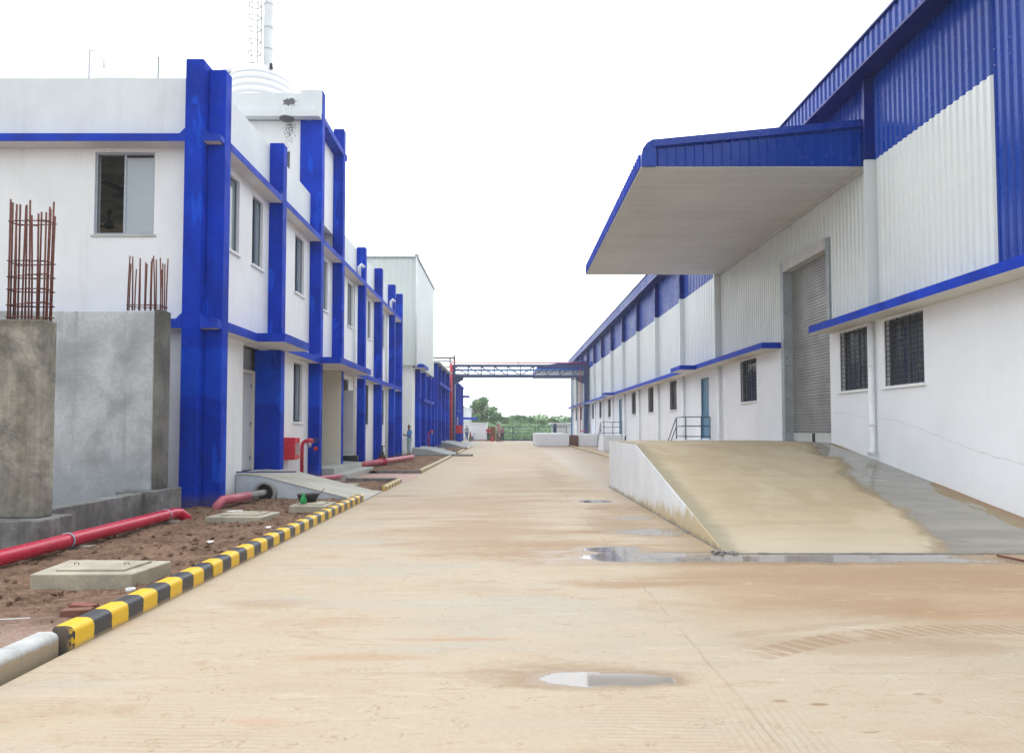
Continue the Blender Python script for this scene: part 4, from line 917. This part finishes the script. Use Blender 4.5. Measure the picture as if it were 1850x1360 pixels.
# roof, soffit, fascia
b=MB(); b.prism([(7.075,8.73),(7.6,8.73),(7.6,8.90),(7.075,8.80)],'y',-4,80); b.build('eave_soffit','blue_dark',wh)
b=MB(); b.corr('x',7.07,-.03,-4,80,8.75,9.27,.2); b.build('fascia','blue_metal',wh)
b=MB(); b.box(7.0,7.075,-4,80,8.70,8.75); b.box(7.0,7.1,-4,80,9.27,9.31); b.build('fascia_trim','blue_dark',wh)
b=MB(); b.add([(7.07,-4,9.26),(7.07,80,9.26),(18.5,80,11.0),(18.5,-4,11.0),(30,80,9.2),(30,-4,9.2)],[(0,3,2,1),(3,5,4,2)]); b.build('roof','clad',wh)
MB().box(7.3,XR-.001,79.5,79.65,0,8.7).build('corner_flashing','bluepipe',wh)
# chajja band with projections over the side doors
o=MB().box(6.96,XR-.002,-4,15.92,3.73,3.89).build('sunshade_band','blue_slab',wh)
MB().box(6.965,XR-.002,-4,15.915,3.724,3.729).build('band_underside','soffit_plaster',o)
o=MB().box(6.96,XR-.002,18.88,79.6,3.73,3.89).build('sunshade_band','blue_slab',wh)
MB().box(6.965,XR-.002,18.885,79.59,3.724,3.729).build('band_underside','soffit_plaster',o)
for y in (25.45,45.1):
    o=MB().box(6.36,6.957,y,y+1.5,3.7,3.86).build('door_canopy','blue_slab',wh)
    MB().box(6.365,6.957,y+.005,y+1.495,3.694,3.699).build('canopy_underside','soffit_plaster',o)
for a,c in winR: sash(wh,'x',XR,a,c,ZW0,ZW1,.1,-1,'alu_dark','glass',2,True,True)
for i,d in enumerate(DOORS):
    o=MB().box(XR+.05,XR+.09,d+.04,d+.96,1.16,3.41).build('side_door','door_blue',wh)
    b=MB(); b.box(XR-.01,XR+.12,d,d+.04,1.15,3.45); b.box(XR-.01,XR+.12,d+.96,d+1.,1.15,3.45); b.box(XR-.01,XR+.12,d+.04,d+.96,3.41,3.45); b.build('door_frame','door_blue',wh)
    MB().box(XR+.03,XR+.049,d+.12,d+.16,2.1,2.25).build('handle','alu',o)
# roller door
rdoor=MB(); z=1.24
prof=[]
while z<5.74:
    prof+=[(XR+.13,z),(XR+.105,z+.012),(XR+.105,z+.05),(XR+.13,z+.062)]; z+=.074
v=[]
for x,z in prof: v+=[(x,16.0,z),(x,18.389,z)]
rdoor.add(v,[(2*i,2*i+1,2*i+3,2*i+2) for i in range(len(prof)-1)])
rdo=rdoor.build('roller_door','shutter',wh)
b=MB(); b.box(XR+.09,XR+.14,16.05,18.4,1.21,1.42); b.build('bottom_rail','frame_l',rdo)
b=MB(); b.box(XR+.07,XR+.088,17.1,17.22,1.22,1.42); b.build('lock','black',rdo)
b=MB(); b.box(XR-.13,XR+.16,18.39,18.58,1.205,5.98); b.box(XR-.06,XR+.09,15.9,16.056,3.9,5.98); fo=b.build('door_jamb','frame',wh,bevel=.004)
b=MB()
for z in (1.5,2.3,3.,3.2,3.4,4.6): b.tube([(XR-.06,18.39,z),(XR-.06,18.375,z)],.018,8)
b.build('jamb_bolts','alu_dark',fo)
b=MB(); b.box(XR-.13,XR+.12,16.06,18.385,5.712,5.97); b.build('door_head_flashing','frame_l',wh)
# downpipes at the bays
for y in fins:
    if y<12: continue
    yy=y+.2 if y<20 else y+.05
    zb=1.02 if y<20 else .12
    b=MB(); b.tube([(XR-.09,yy,3.722),(XR-.09,yy,zb+.12),(XR-.11,yy-.02,zb+.05),(XR-.18,yy-.06,zb)],.06,14)
    for z in (1.3,2.5): b.lathe([(.061,0),(.068,0),(.068,.03),(.061,.03)],(XR-.09,yy,z if zb<.5 else z+.3),14)
    b.build('downpipe','pvc',wh)
# crack in wall, plaster scar, wall scuffs
b=MB(); pts=[(15.9,1.92),(15.2,1.86),(14.4,1.75),(13.4,1.70),(12.4,1.5),(11.6,1.30),(11.0,1.16),(10.3,1.06),(9.4,.9)]
fine=[]
for i in range(len(pts)-1):
    for k in range(8):
        t_=k/8; fine.append((pts[i][0]*(1-t_)+pts[i+1][0]*t_,pts[i][1]*(1-t_)+pts[i+1][1]*t_+.025*noise.noise(Vector((i+t_,3.3,0))*3)))
v=[]
for i,(y,z) in enumerate(fine): w_=.002+.006*abs(noise.noise(Vector((i*.7,0,0)))); v+=[(XR-.002,y,z-w_),(XR-.002,y,z+w_)]
b.add(v,[(2*i,2*i+1,2*i+3,2*i+2) for i in range(len(fine)-1)]); b.build('wall_crack','cage',wh)
# big canopy over roller door + far one
def big_canopy(y0,y1,wh):
    prof=[(2.8,6.99),(2.8,7.2),(2.83,7.34),(2.91,7.45),(3.03,7.52),(7.495,7.96),(7.495,6.99)]
    c=MB().prism(prof,'y',y0+.02,y1-.02).build('loading_canopy','blue_metal',wh)
    # soffit boards
    b=MB(); y=y0+.01
    while y<y1-.02:
        e=min(y+.3,y1-.01); b.box(2.83,7.45,y+.006,e-.006,6.962,6.985); y+=.3
    b.box(2.82,7.45,y0+.012,y1-.012,6.975,6.988)
    b.build('soffit_boards','soffit',c)
    # near gable fascia: ribbed panels under a sloping gutter
    for yy,sg in ((y0,1),(y1,-1)):
        b=MB(); x=3.12
        while x<7.45:
            zt=7.52+(x-3.03)*.0986-.17; b.prism([(x,yy-.002*sg),(x+.012,yy-.045*sg),(x+.034,yy-.045*sg),(x+.046,yy-.002*sg)][::sg],'z',6.99,zt); b.box(x+.0,min(x+.19,7.49),yy-.004*sg,yy+.02*sg,6.99,zt); x+=.19
        b.build('gable_panels','blue_metal',c)
        b=MB(); v=[]
        for (x,dz) in ((3.0,0),(7.5,0)):
            zt=7.52+(x-3.03)*.0986
            for (o_,z_) in ((.02,zt-.17),(-.07,zt-.14),(-.07,zt-.06),(-.035,zt-.05),(-.035,zt+.02),(.03,zt+.03)): v.append((x,yy+o_*sg,z_))
        b.add(v,[(i,i+1,i+7,i+6) for i in range(5)]+[(0,6,11,5)]+[(5,4,3,2,1,0),(6,7,8,9,10,11)]); b.build('gable_gutter','blue_slab_metal',c)
        b=MB(); b.prism([(2.78,6.975),(2.78,7.2),(2.81,7.35),(2.9,7.47),(3.04,7.545),(3.08,7.40),(3.08,6.975)],'y',yy-.055*sg,yy+.018*sg); b.build('corner_cap','blue_metal',c)
    b=MB(); b.corr('x',2.775,-.03,y0+.02,y1-.02,6.985,7.27,.2); b.build('front_fascia','blue_slab',c)
    b=MB(); b.box(2.775,2.84,y0,y1,6.957,6.984); b.build('front_trim','frame_l',c)
    b=MB(); b.box(7.38,7.46,y0+.02,y1-.02,6.90,6.961); b.build('wall_angle','frame_l',c)
M['blue_slab_metal']=mk('blue_gutter_metal',(.008,.04,.30),.3,.06,1,spec=.4)
big_canopy(14.2,24.29,wh); big_canopy(66,76,wh)
# loading ramp
rp=thing('loading_ramp','big concrete loading ramp rising to the roller door','ramp',(5,13,0))
xl=2.68
side=[(8.65,0.0),(14.63,1.2),(18.3,1.2)]
NX=24; ys=[8.6+ (18.3-8.6)*j/90 for j in range(91)]
def rz(y,x=2.68):
    yt=14.63+(x-2.68)/4.82*1.45; return max(0.,min(1.2,(y-8.65)/(yt-8.65)*1.2))
def rz_old(y):
    for (a,za),(c,zc) in zip(side,side[1:]):
        if a<=y<=c: return za+(zc-za)*(y-a)/(c-a)
    return 0. if y<8.65 else 1.2
b=MB(); v=[]
for y in ys:
    for i in range(NX+1):
        x=xl+.017+(XR-.003-xl-.017)*i/NX
        lip=.018 if y>8.66 else -.01
        z=rz(y,x)+lip+(.012 if i else .0)*noise.noise(Vector((x*.8,y*.8,0)))
        v.append((x,y+.05*noise.noise(Vector((x*1.3,0,0))) if y<8.7 else y,z))
f=[(j*(NX+1)+i,j*(NX+1)+i+1,(j+1)*(NX+1)+i+1,(j+1)*(NX+1)+i) for j in range(90) for i in range(NX)]
b.add(v,f,0,True); b.build('ramp_surface','rampsurf',rp)
b=MB(); poly=[(8.62,-.1)]+side+[(18.3,-.1)]
b.prism([(y,z+(.012 if z>=0 and y>8.62 else 0)) for y,z in poly],'x',xl,xl+.018); b.build('side_wall','rampside',rp)
b=MB()
yy=8.6
while yy<18.2: w_=.012+.02*abs(noise.noise(Vector((yy*3,1,0)))); b.box(xl-w_,xl-.001,yy,yy+.12,-.05,.006+.02*abs(noise.noise(Vector((yy*5,4,0))))); yy+=.12
b.build('grime_line','kerb_bare',rp)
b=MB(); xx=xl+.02; 
while xx<7.45: w_=.01+.02*abs(noise.noise(Vector((xx*3,1,2)))); b.box(xx,xx+.1,8.6-w_,8.6+.04,-.05,.006+.014*abs(noise.noise(Vector((xx*4,3,2))))); xx+=.1
b.build('toe_joint','kerb_bare',rp)
b=MB(); b.box(xl+.1,XR,18.2,18.3,-.1,1.19); b.build('end_wall','rampside',rp)
# far loading dock, bricks
t=thing('loading_ramp','plain white dock block standing across the right side far down the road','ramp',(4,60,0))
MB().prism([(57.7,-.1),(57.7,1.08),(65.8,1.08),(65.8,-.1)],'x',2.4,5.1).build('dock_body','white_r',t)
tag(MB().box(6.0,7.49,57.9,63,-.1,1.05).build('dock_wall','white_r'),'low white wall between the brick stack and the warehouse','wall')
b=MB(); rb=random.Random(2)
for l in range(12):
    n=3
    for i in range(n):
        x=5.2+i*.25; 
        for j in range(3):
            y=58.1+j*.13; b.box(x+rb.uniform(-.01,.01),x+.235,y,y+.115,l*.08,l*.08+.072)
tag(b.build('brick_stack','brick'),'stack of brown bricks beside the far dock block','bricks')
# door landings with railings
def landing(y0,y1,x0,h,labA,labB):
    t=thing('door_landing',labA,'steps',(x0,y0,0),'white landings at the warehouse side doors')
    MB().box(x0,XR-.003,y0,y1,-.1,h).build('platform','white_r',t,bevel=.01)
    for k in range(6):
        MB().box(x0,XR-.003,y1+.002+k*.26,y1+.26+k*.26,-.1,h*(5.-k)/6).build('step','white_r',t)
    r=thing('railing',labB,'railing',(x0,y0,h),'blue-grey pipe railings on the landings')
    b=MB(); top=h+.84; r_=.02
    P=[(XR-.06,y0+.05),(x0+.62,y0+.05),(x0+.05,y0+.05),(x0+.05,y1-.05)]
    for (x,y) in P: b.tube([(x,y,h-.02),(x,y,top)],r_*1.1,8)
    for z in (top,h+.5,h+.12):
        b.tube([(XR-.06,y0+.05,z),(x0+.05,y0+.05,z)],r_,8); b.tube([(x0+.05,y0+.05,z),(x0+.05,y1-.05,z)],r_,8)
    b.tube([(x0+.05,y1-.05,top),(x0+.05,y1+1.5,top-h*.9)],r_,8); b.tube([(x0+.05,y1-.05,h+.5),(x0+.05,y1+1.5,h*.1+.5)],r_,8); b.tube([(x0+.05,y1+1.5,0),(x0+.05,y1+1.5,top-h*.9)],r_,8)
    b.build('rails','railing_paint',r)
M['railing_paint']=mk('blue_grey_railing_paint',(.07,.12,.19),.4,.1,4)
landing(25.4,26.9,6.5,1.12,'white landing outside the nearer blue warehouse door, behind the big ramp','blue-grey railing on the nearer warehouse door landing')
landing(45.2,46.8,6.25,1.1,'white landing outside the farther blue warehouse door','blue-grey railing on the farther warehouse door landing')
tag(MB().tube([(5.9,8.4,.02),(5.95,7.95,.025)],.014,8).build('steel_rod','rust'),'rusty rod lying at the foot of the loading ramp by the puddle','rod')
# boots / shoes seen over the ramp edge
for dx in (0,.13): 
    b=MB(); b.bar((5.05+dx,18.0,1.2),(5.12+dx,18.05,1.3),.03); 
tag(MB().bar((4.0,24,.0),(4.1,24.1,1.28),.04).build('black_stake','black'),'short black stake tip showing above the loading ramp edge','stake')
# ladder frame leaning by the far hut
g=MB(); g.bar((-4.45,83.6,0),(-4.1,83.8,1.0),.04); g.bar((-3.9,83.6,0),(-3.95,83.8,1.0),.04)
for k in range(4): g.bar((-4.4+.08*k,83.65,.2+.22*k),(-3.9-.01*k,83.65,.2+.22*k),.03)
tag(g.build('step_ladder','alu'),'small step ladder leaning on the far white hut','ladder')
b=MB()
for k in range(60): clod(b,-4.2+2.0*rd.random(),82.6+rd.random(),.05,.05+.09*rd.random())
b.build('rubble','brick_red',kind='stuff',label='heap of reddish rubble in front of the far white hut')
# ------------------------------------------------------------------ people
def skinmesh(pts,edges,rad,name,mat,par,sub=2,root=0):
    me=bpy.data.meshes.new(name); me.from_pydata(pts,edges,[]); o=bpy.data.objects.new(name,me); COL.objects.link(o)
    sm=o.modifiers.new('skin','SKIN'); sm.use_smooth_shade=True
    for i,r in enumerate(rad): me.skin_vertices[0].data[i].radius=(r,r) if not isinstance(r,tuple) else r
    me.skin_vertices[0].data[root].use_root=True
    ss=o.modifiers.new('sub','SUBSURF'); ss.levels=sub; ss.render_levels=sub
    bpy.context.view_layer.update(); dg=bpy.context.evaluated_depsgraph_get()
    m2=bpy.data.meshes.new_from_object(o.evaluated_get(dg)); COL.objects.unlink(o); bpy.data.objects.remove(o)
    o=bpy.data.objects.new(name,m2); COL.objects.link(o); m2.materials.clear(); m2.materials.append(M[mat])
    for p in m2.polygons: p.use_smooth=True
    o.parent=par; return o
def person(x,y,z,rz,label,shirt,trou,pose='stand',sc=1.,fingers=False,phone=False):
    t=thing('person',label,'person',(x,y,z)); t.rotation_euler=(0,0,rz); t.scale=(sc,)*3
    sit = pose=='sit'; dz=-.42 if sit else 0
    V={}
    V['pel']=(0,0,.93+dz);V['waist']=(0,.0,1.06+dz);V['chest']=(0,.01,1.25+dz);V['nb']=(0,.02,1.41+dz);V['neck']=(0,.0,1.48+dz);V['jaw']=(0,-.02,1.54+dz);V['head']=(0,-.015,1.62+dz);V['top']=(0,-.0,1.69+dz)
    V['nose']=(0,-.10,1.585+dz)
    rad=dict(pel=.115,waist=.10,chest=.12,nb=.07,neck=.05,jaw=.062,head=.082,top=.06,nose=.012)
    E=[('pel','waist'),('waist','chest'),('chest','nb'),('nb','neck'),('neck','jaw'),('jaw','head'),('head','top'),('jaw','nose')]
    for s_,n in((-1,'l'),(1,'r')):
        st=.07*s_ if pose=='walk' else .0
        V['hip'+n]=(.085*s_,0,.88+dz)
        if sit: V['kn'+n]=(.13*s_,-.40,.50);V['an'+n]=(.13*s_,-.38,.09);V['toe'+n]=(.14*s_,-.55,.04);V['heel'+n]=(.13*s_,-.34,.04)
        else: V['kn'+n]=(.10*s_,-.03-st*.8,.49);V['an'+n]=(.11*s_,.02-st*1.4,.09);V['toe'+n]=(.13*s_,-.16-st*1.4,.035);V['heel'+n]=(.11*s_,.05-st*1.4,.04)
        V['sh'+n]=(.175*s_,.02,1.37+dz)
        if pose=='phone' or sit: V['el'+n]=(.22*s_,-.02,1.10+dz);V['wr'+n]=(.09*s_,-.22,1.13+dz);V['pa'+n]=(.05*s_,-.28,1.15+dz)
        else: V['el'+n]=(.23*s_,.03,1.10+dz);V['wr'+n]=(.24*s_,-.04,.87+dz);V['pa'+n]=(.24*s_,-.06,.79+dz)
        rad.update({'hip'+n:.09,'kn'+n:.056,'an'+n:.038,'toe'+n:.03,'heel'+n:.036,'sh'+n:.056,'el'+n:.04,'wr'+n:.026,'pa'+n:(.034,.018)})
        E+=[('pel','hip'+n),('hip'+n,'kn'+n),('kn'+n,'an'+n),('an'+n,'toe'+n),('an'+n,'heel'+n),('nb','sh'+n),('sh'+n,'el'+n),('el'+n,'wr'+n),('wr'+n,'pa'+n)]
        if fingers:
            pa=Vector(V['pa'+n]); dr=(pa-Vector(V['wr'+n])).normalized(); sd_=Vector((0,0,1)) if pose=='phone' else Vector((0,1,0)); inw=Vector((-s_,0,0))
            for k,(off,ln) in enumerate(((-.027,.06),(-.009,.075),(.009,.07),(.027,.055))):
                a='f%d%s'%(k,n); V[a]=tuple(pa+dr*ln*.6+sd_*off); V[a+'t']=tuple(pa+dr*ln+sd_*off+inw*.02); rad[a]=.009; rad[a+'t']=.007; E+=[('pa'+n,a),(a,a+'t')]
            a='th'+n; V[a]=tuple(Vector(V['wr'+n])*.5+pa*.5+sd_*.04+inw*.01); V[a+'t']=tuple(pa+sd_*.05+inw*.025); rad[a]=.011; rad[a+'t']=.008; E+=[('pa'+n,a),(a,a+'t')]
    ks=list(V); ix={k:i for i,k in enumerate(ks)}
    skinmesh([V[k] for k in ks],[(ix[a],ix[c]) for a,c in E],[rad[k] for k in ks],'body','skin',t,2,ix['pel'])
    # shirt
    def lerp(a,c,q): return tuple(Vector(V[a])*(1-q)+Vector(V[c])*q)
    p=[tuple(Vector(V['pel'])-Vector((0,0,.02))),V['waist'],V['chest'],V['nb'],V['shl'],lerp('shl','ell',.75),V['shr'],lerp('shr','elr',.75)]
    skinmesh(p,[(0,1),(1,2),(2,3),(3,4),(4,5),(3,6),(6,7)],[(.15,.125),(.142,.118),(.16,.132),.078,.074,.062,.074,.062],'shirt',shirt,t,2,1)
    p=[V['pel'],V['hipl'],V['knl'],lerp('knl','anl',.95),V['hipr'],V['knr'],lerp('knr','anr',.95)]
    skinmesh(p,[(0,1),(1,2),(2,3),(0,4),(4,5),(5,6)],[.125,.102,.074,.058,.102,.074,.058],'trousers',trou,t,2,0)
    h=Vector(V['head']); p=[tuple(h+Vector((0,.035,.0))),tuple(h+Vector((0,.015,.045))),tuple(h+Vector((0,-.025,.065)))]
    skinmesh(p,[(0,1),(1,2)],[.058,.066,.045],'hair','hair',t,2,1)
    if phone:
        b=MB(); b.box(-.035,.035,-.35,-.338,1.12,1.25); o=b.build('mobile_phone','black',t); o.matrix_parent_inverse=Matrix()
    return t
person(-5.5,38.75,.02,R(-55),'man in a bright blue shirt and pale jeans looking at his phone','c_blue','c_jean','phone',.98,True,True)
person(-2.2,79.,0,R(180),'man in a red shirt standing with his back to the road near the gate','c_red','c_dark','stand',1.0)
person(-.62,79.6,0,R(160),'man in a mauve shirt standing at the left end of the gate','c_pink','c_dark','stand',1.0)
person(-1.15,79.4,-.02,R(80),'person in dark clothes sitting beside the gate pillar','c_dark','c_dark','sit',.95)
person(-4.75,80.6,.1,R(170),'person in a grey shirt and navy trousers by the far white wall end','c_grey','c_navy','walk',1.0)
person(-4.35,80.9,.1,R(120),'smaller person in a red top beside the one in grey','c_red','c_navy','sit',.8)
b=MB(); b.box(-1.35,-.95,79.2,79.6,.0,.42); tag(b.build('stool','wood',bevel=.02),'low wooden block the seated person sits on','stool')
b=MB(); b.box(-4.55,-4.15,80.7,81.1,.0,.42); tag(b.build('stool','wood',bevel=.02),'low wooden block under the small red-topped person','stool')
b=MB(); b.lathe([(0,0),(.14,0),(.16,.1),(.16,.38),(.1,.46),(.05,.5),(0,.5)],(-1.75,79.2,0),16); tag(b.build('red_drum','red_box'),'small red drum on the ground between the men at the gate','drum')
cabinet(-4.95,66.0,1.05,'red fire cabinet on a blue stand near the bridge post far away',.6,.6,.75)
tag(MB().box(-4.9,-4.45,66.1,66.5,.0,1.04).build('cabinet_stand','blue',bevel=.01),'blue stand under the distant red cabinet','stand')
# ------------------------------------------------------------------ trees
def tree(x,y,h,rx,ry,n,label,seed,leaf=.3,trunk=True,pal=(0,1,2,3),low=.25,name='tree',group='trees beyond the gate'):
    r_=random.Random(seed); t=thing(name,label,'tree',(x,y,0),group)
    b=MB(); th=h*.45
    b.tube([(x,y,-.1),(x+.1,y,th*.5),(x-.05,y,th),(x,y,h*.8)],[.04*h,.03*h,.022*h,.006*h],8)
    tips=[]
    for k in range(9):
        a=r_.random()*6.28; z0=h*(.22+.45*r_.random()); L_=.75; e=(x+rx*L_*math.cos(a)*r_.uniform(.5,1),y+ry*L_*math.sin(a)*r_.uniform(.5,1),min(h*.92,z0+h*.3*r_.random()+.2))
        b.tube([(x,y,z0),((x+e[0])/2,(y+e[1])/2,(z0+e[2])/2+.1*h*.3),e],[.012*h,.008*h,.003*h],6); tips.append(e)
    b.build('trunk','bark',t)
    cl=[]
    for k in range(60):
        a=r_.random()*6.28; u=r_.random()**.5; zz=r_.random(); prof=math.sin(math.pi*min(1,.18+.78*zz))**.7
        cl.append((x+rx*.82*u*math.cos(a)*prof,y+ry*.82*u*math.sin(a)*prof,h*(low+(1-low)*.95*zz),r_.uniform(.16,.32)*max(rx,h*.35),r_.randrange(len(pal))))
    b=MB()
    for k in range(n):
        c=cl[r_.randrange(len(cl))]; d=Vector((r_.gauss(0,1),r_.gauss(0,1),r_.gauss(0,1))).normalized()*c[3]*r_.random()**.4
        p=Vector(c[:3])+Vector((d.x,d.y,d.z*.7)); 
        if p.z<.1: p.z=.1+r_.random()*.3
        a=Vector((r_.gauss(0,1),r_.gauss(0,1),r_.gauss(0,.6))).normalized(); c2=a.cross(Vector((r_.gauss(0,1),r_.gauss(0,1),r_.gauss(0,1)))).normalized(); s_=leaf*r_.uniform(.5,1.2)
        m=pal[c[4]] if r_.random()<.7 else pal[r_.randrange(len(pal))]
        b.add([p-a*s_*.5,p+c2*s_*.28,p+a*s_*.5,p-c2*s_*.28],[(0,1,2,3)],m)
    b.build('crown',['leaf0','leaf1','leaf2','leaf3'],t)
tree(-3.9,103,6.1,2.9,2.4,15000,'largest rounded tree rising left of the gate',11,.3,low=.06)
tree(-1.75,101,4.0,1.5,1.6,6000,'lower tree joined to the right side of the big tree',12,.28,low=.03)
tree(-6.9,108,5.0,2.2,2,4500,'tree partly hidden behind the white hut at the left',13,.3)
BX=[(-.2,104,3.4),(1.4,106,3.9),(3.4,105,3.6),(5.2,108,3.3),(7.0,106,3.4),(9.5,110,3.3),(2.4,112,3.9),(12,108,3.5)]
LB=['scrubby bush just right of the big tree','taller bush with a ragged top behind the left part of the gate','bush behind the middle of the gate','bush behind the right part of the gate','bush behind the right gate hut','bush beyond the warehouse end','taller scrub tree farther back behind the gate','bush hidden behind the warehouse corner']
for i,((x,y,h),lb) in enumerate(zip(BX,LB)): tree(x,y,h*.92,1.7,1.5,3200,lb,20+i,.26,low=.03,name='bush')
# dense scrub right behind the gate
b=MB(); r_=random.Random(5)
for k in range(26000):
    x=r_.uniform(-3,14); y=r_.uniform(84.5,100); top=.6+(y-84)*.11+.5*noise.noise(Vector((x*.9,y*.4,0))); z=max(.05,top*r_.random()**.7)
    p=Vector((x,y,z)); a=Vector((r_.gauss(0,1),r_.gauss(0,1),r_.gauss(0,1))).normalized(); c2=a.orthogonal().normalized(); s_=.26*r_.uniform(.5,1.3)
    if 5.0<x<9 and y<88.6: continue
    cm=int((noise.noise(Vector((x*1.1,y*.6,z)))+.5)*4); cm=min(3,max(0,cm if r_.random()<.6 else r_.randrange(4)))
    b.add([p-a*s_*.5,p+c2*s_*.25,p+a*s_*.5,p-c2*s_*.25],[(0,1,2,3)],cm)
b.build('scrub',['leaf0','leaf1','leaf2','leaf3'],kind='stuff',label='dense green scrub behind the gate')
b=MB()
for k in range(30000):
    x=r_.uniform(-70,90); y=r_.uniform(125,170); top=3.6+1.4*noise.noise(Vector((x*.12,y*.05,0)))+.8*noise.noise(Vector((x*.5,0,3))); z=top*r_.random()**.5
    p=Vector((x,y,z)); a=Vector((r_.gauss(0,1),r_.gauss(0,1),r_.gauss(0,1))).normalized(); c2=a.orthogonal().normalized(); s_=.75*r_.uniform(.5,1.3)
    b.add([p-a*s_*.5,p+c2*s_*.3,p+a*s_*.5,p-c2*s_*.3],[(0,1,2,3)],r_.randrange(4))
b.build('far_wood',['leaf0','leaf1','leaf2','leaf3'],kind='stuff',label='hazy band of woodland on the horizon')
# ------------------------------------------------------------------ humid air
HAZE=True
if HAZE:
    m=bpy.data.materials.new('humid_air'); m.use_nodes=True; n=m.node_tree; n.nodes.clear()
    pv=n.nodes.new('ShaderNodeVolumePrincipled'); pv.inputs['Color'].default_value=(.93,.96,1,1); pv.inputs['Density'].default_value=.0013; pv.inputs['Anisotropy'].default_value=.2
    oo=n.nodes.new('ShaderNodeOutputMaterial'); n.links.new(pv.outputs[0],oo.inputs['Volume']); M['haze']=m
    MB().box(-285,285,-70,310,-1.06,33.5).build('haze','haze',kind='stuff',label='thin humid haze over the yard')
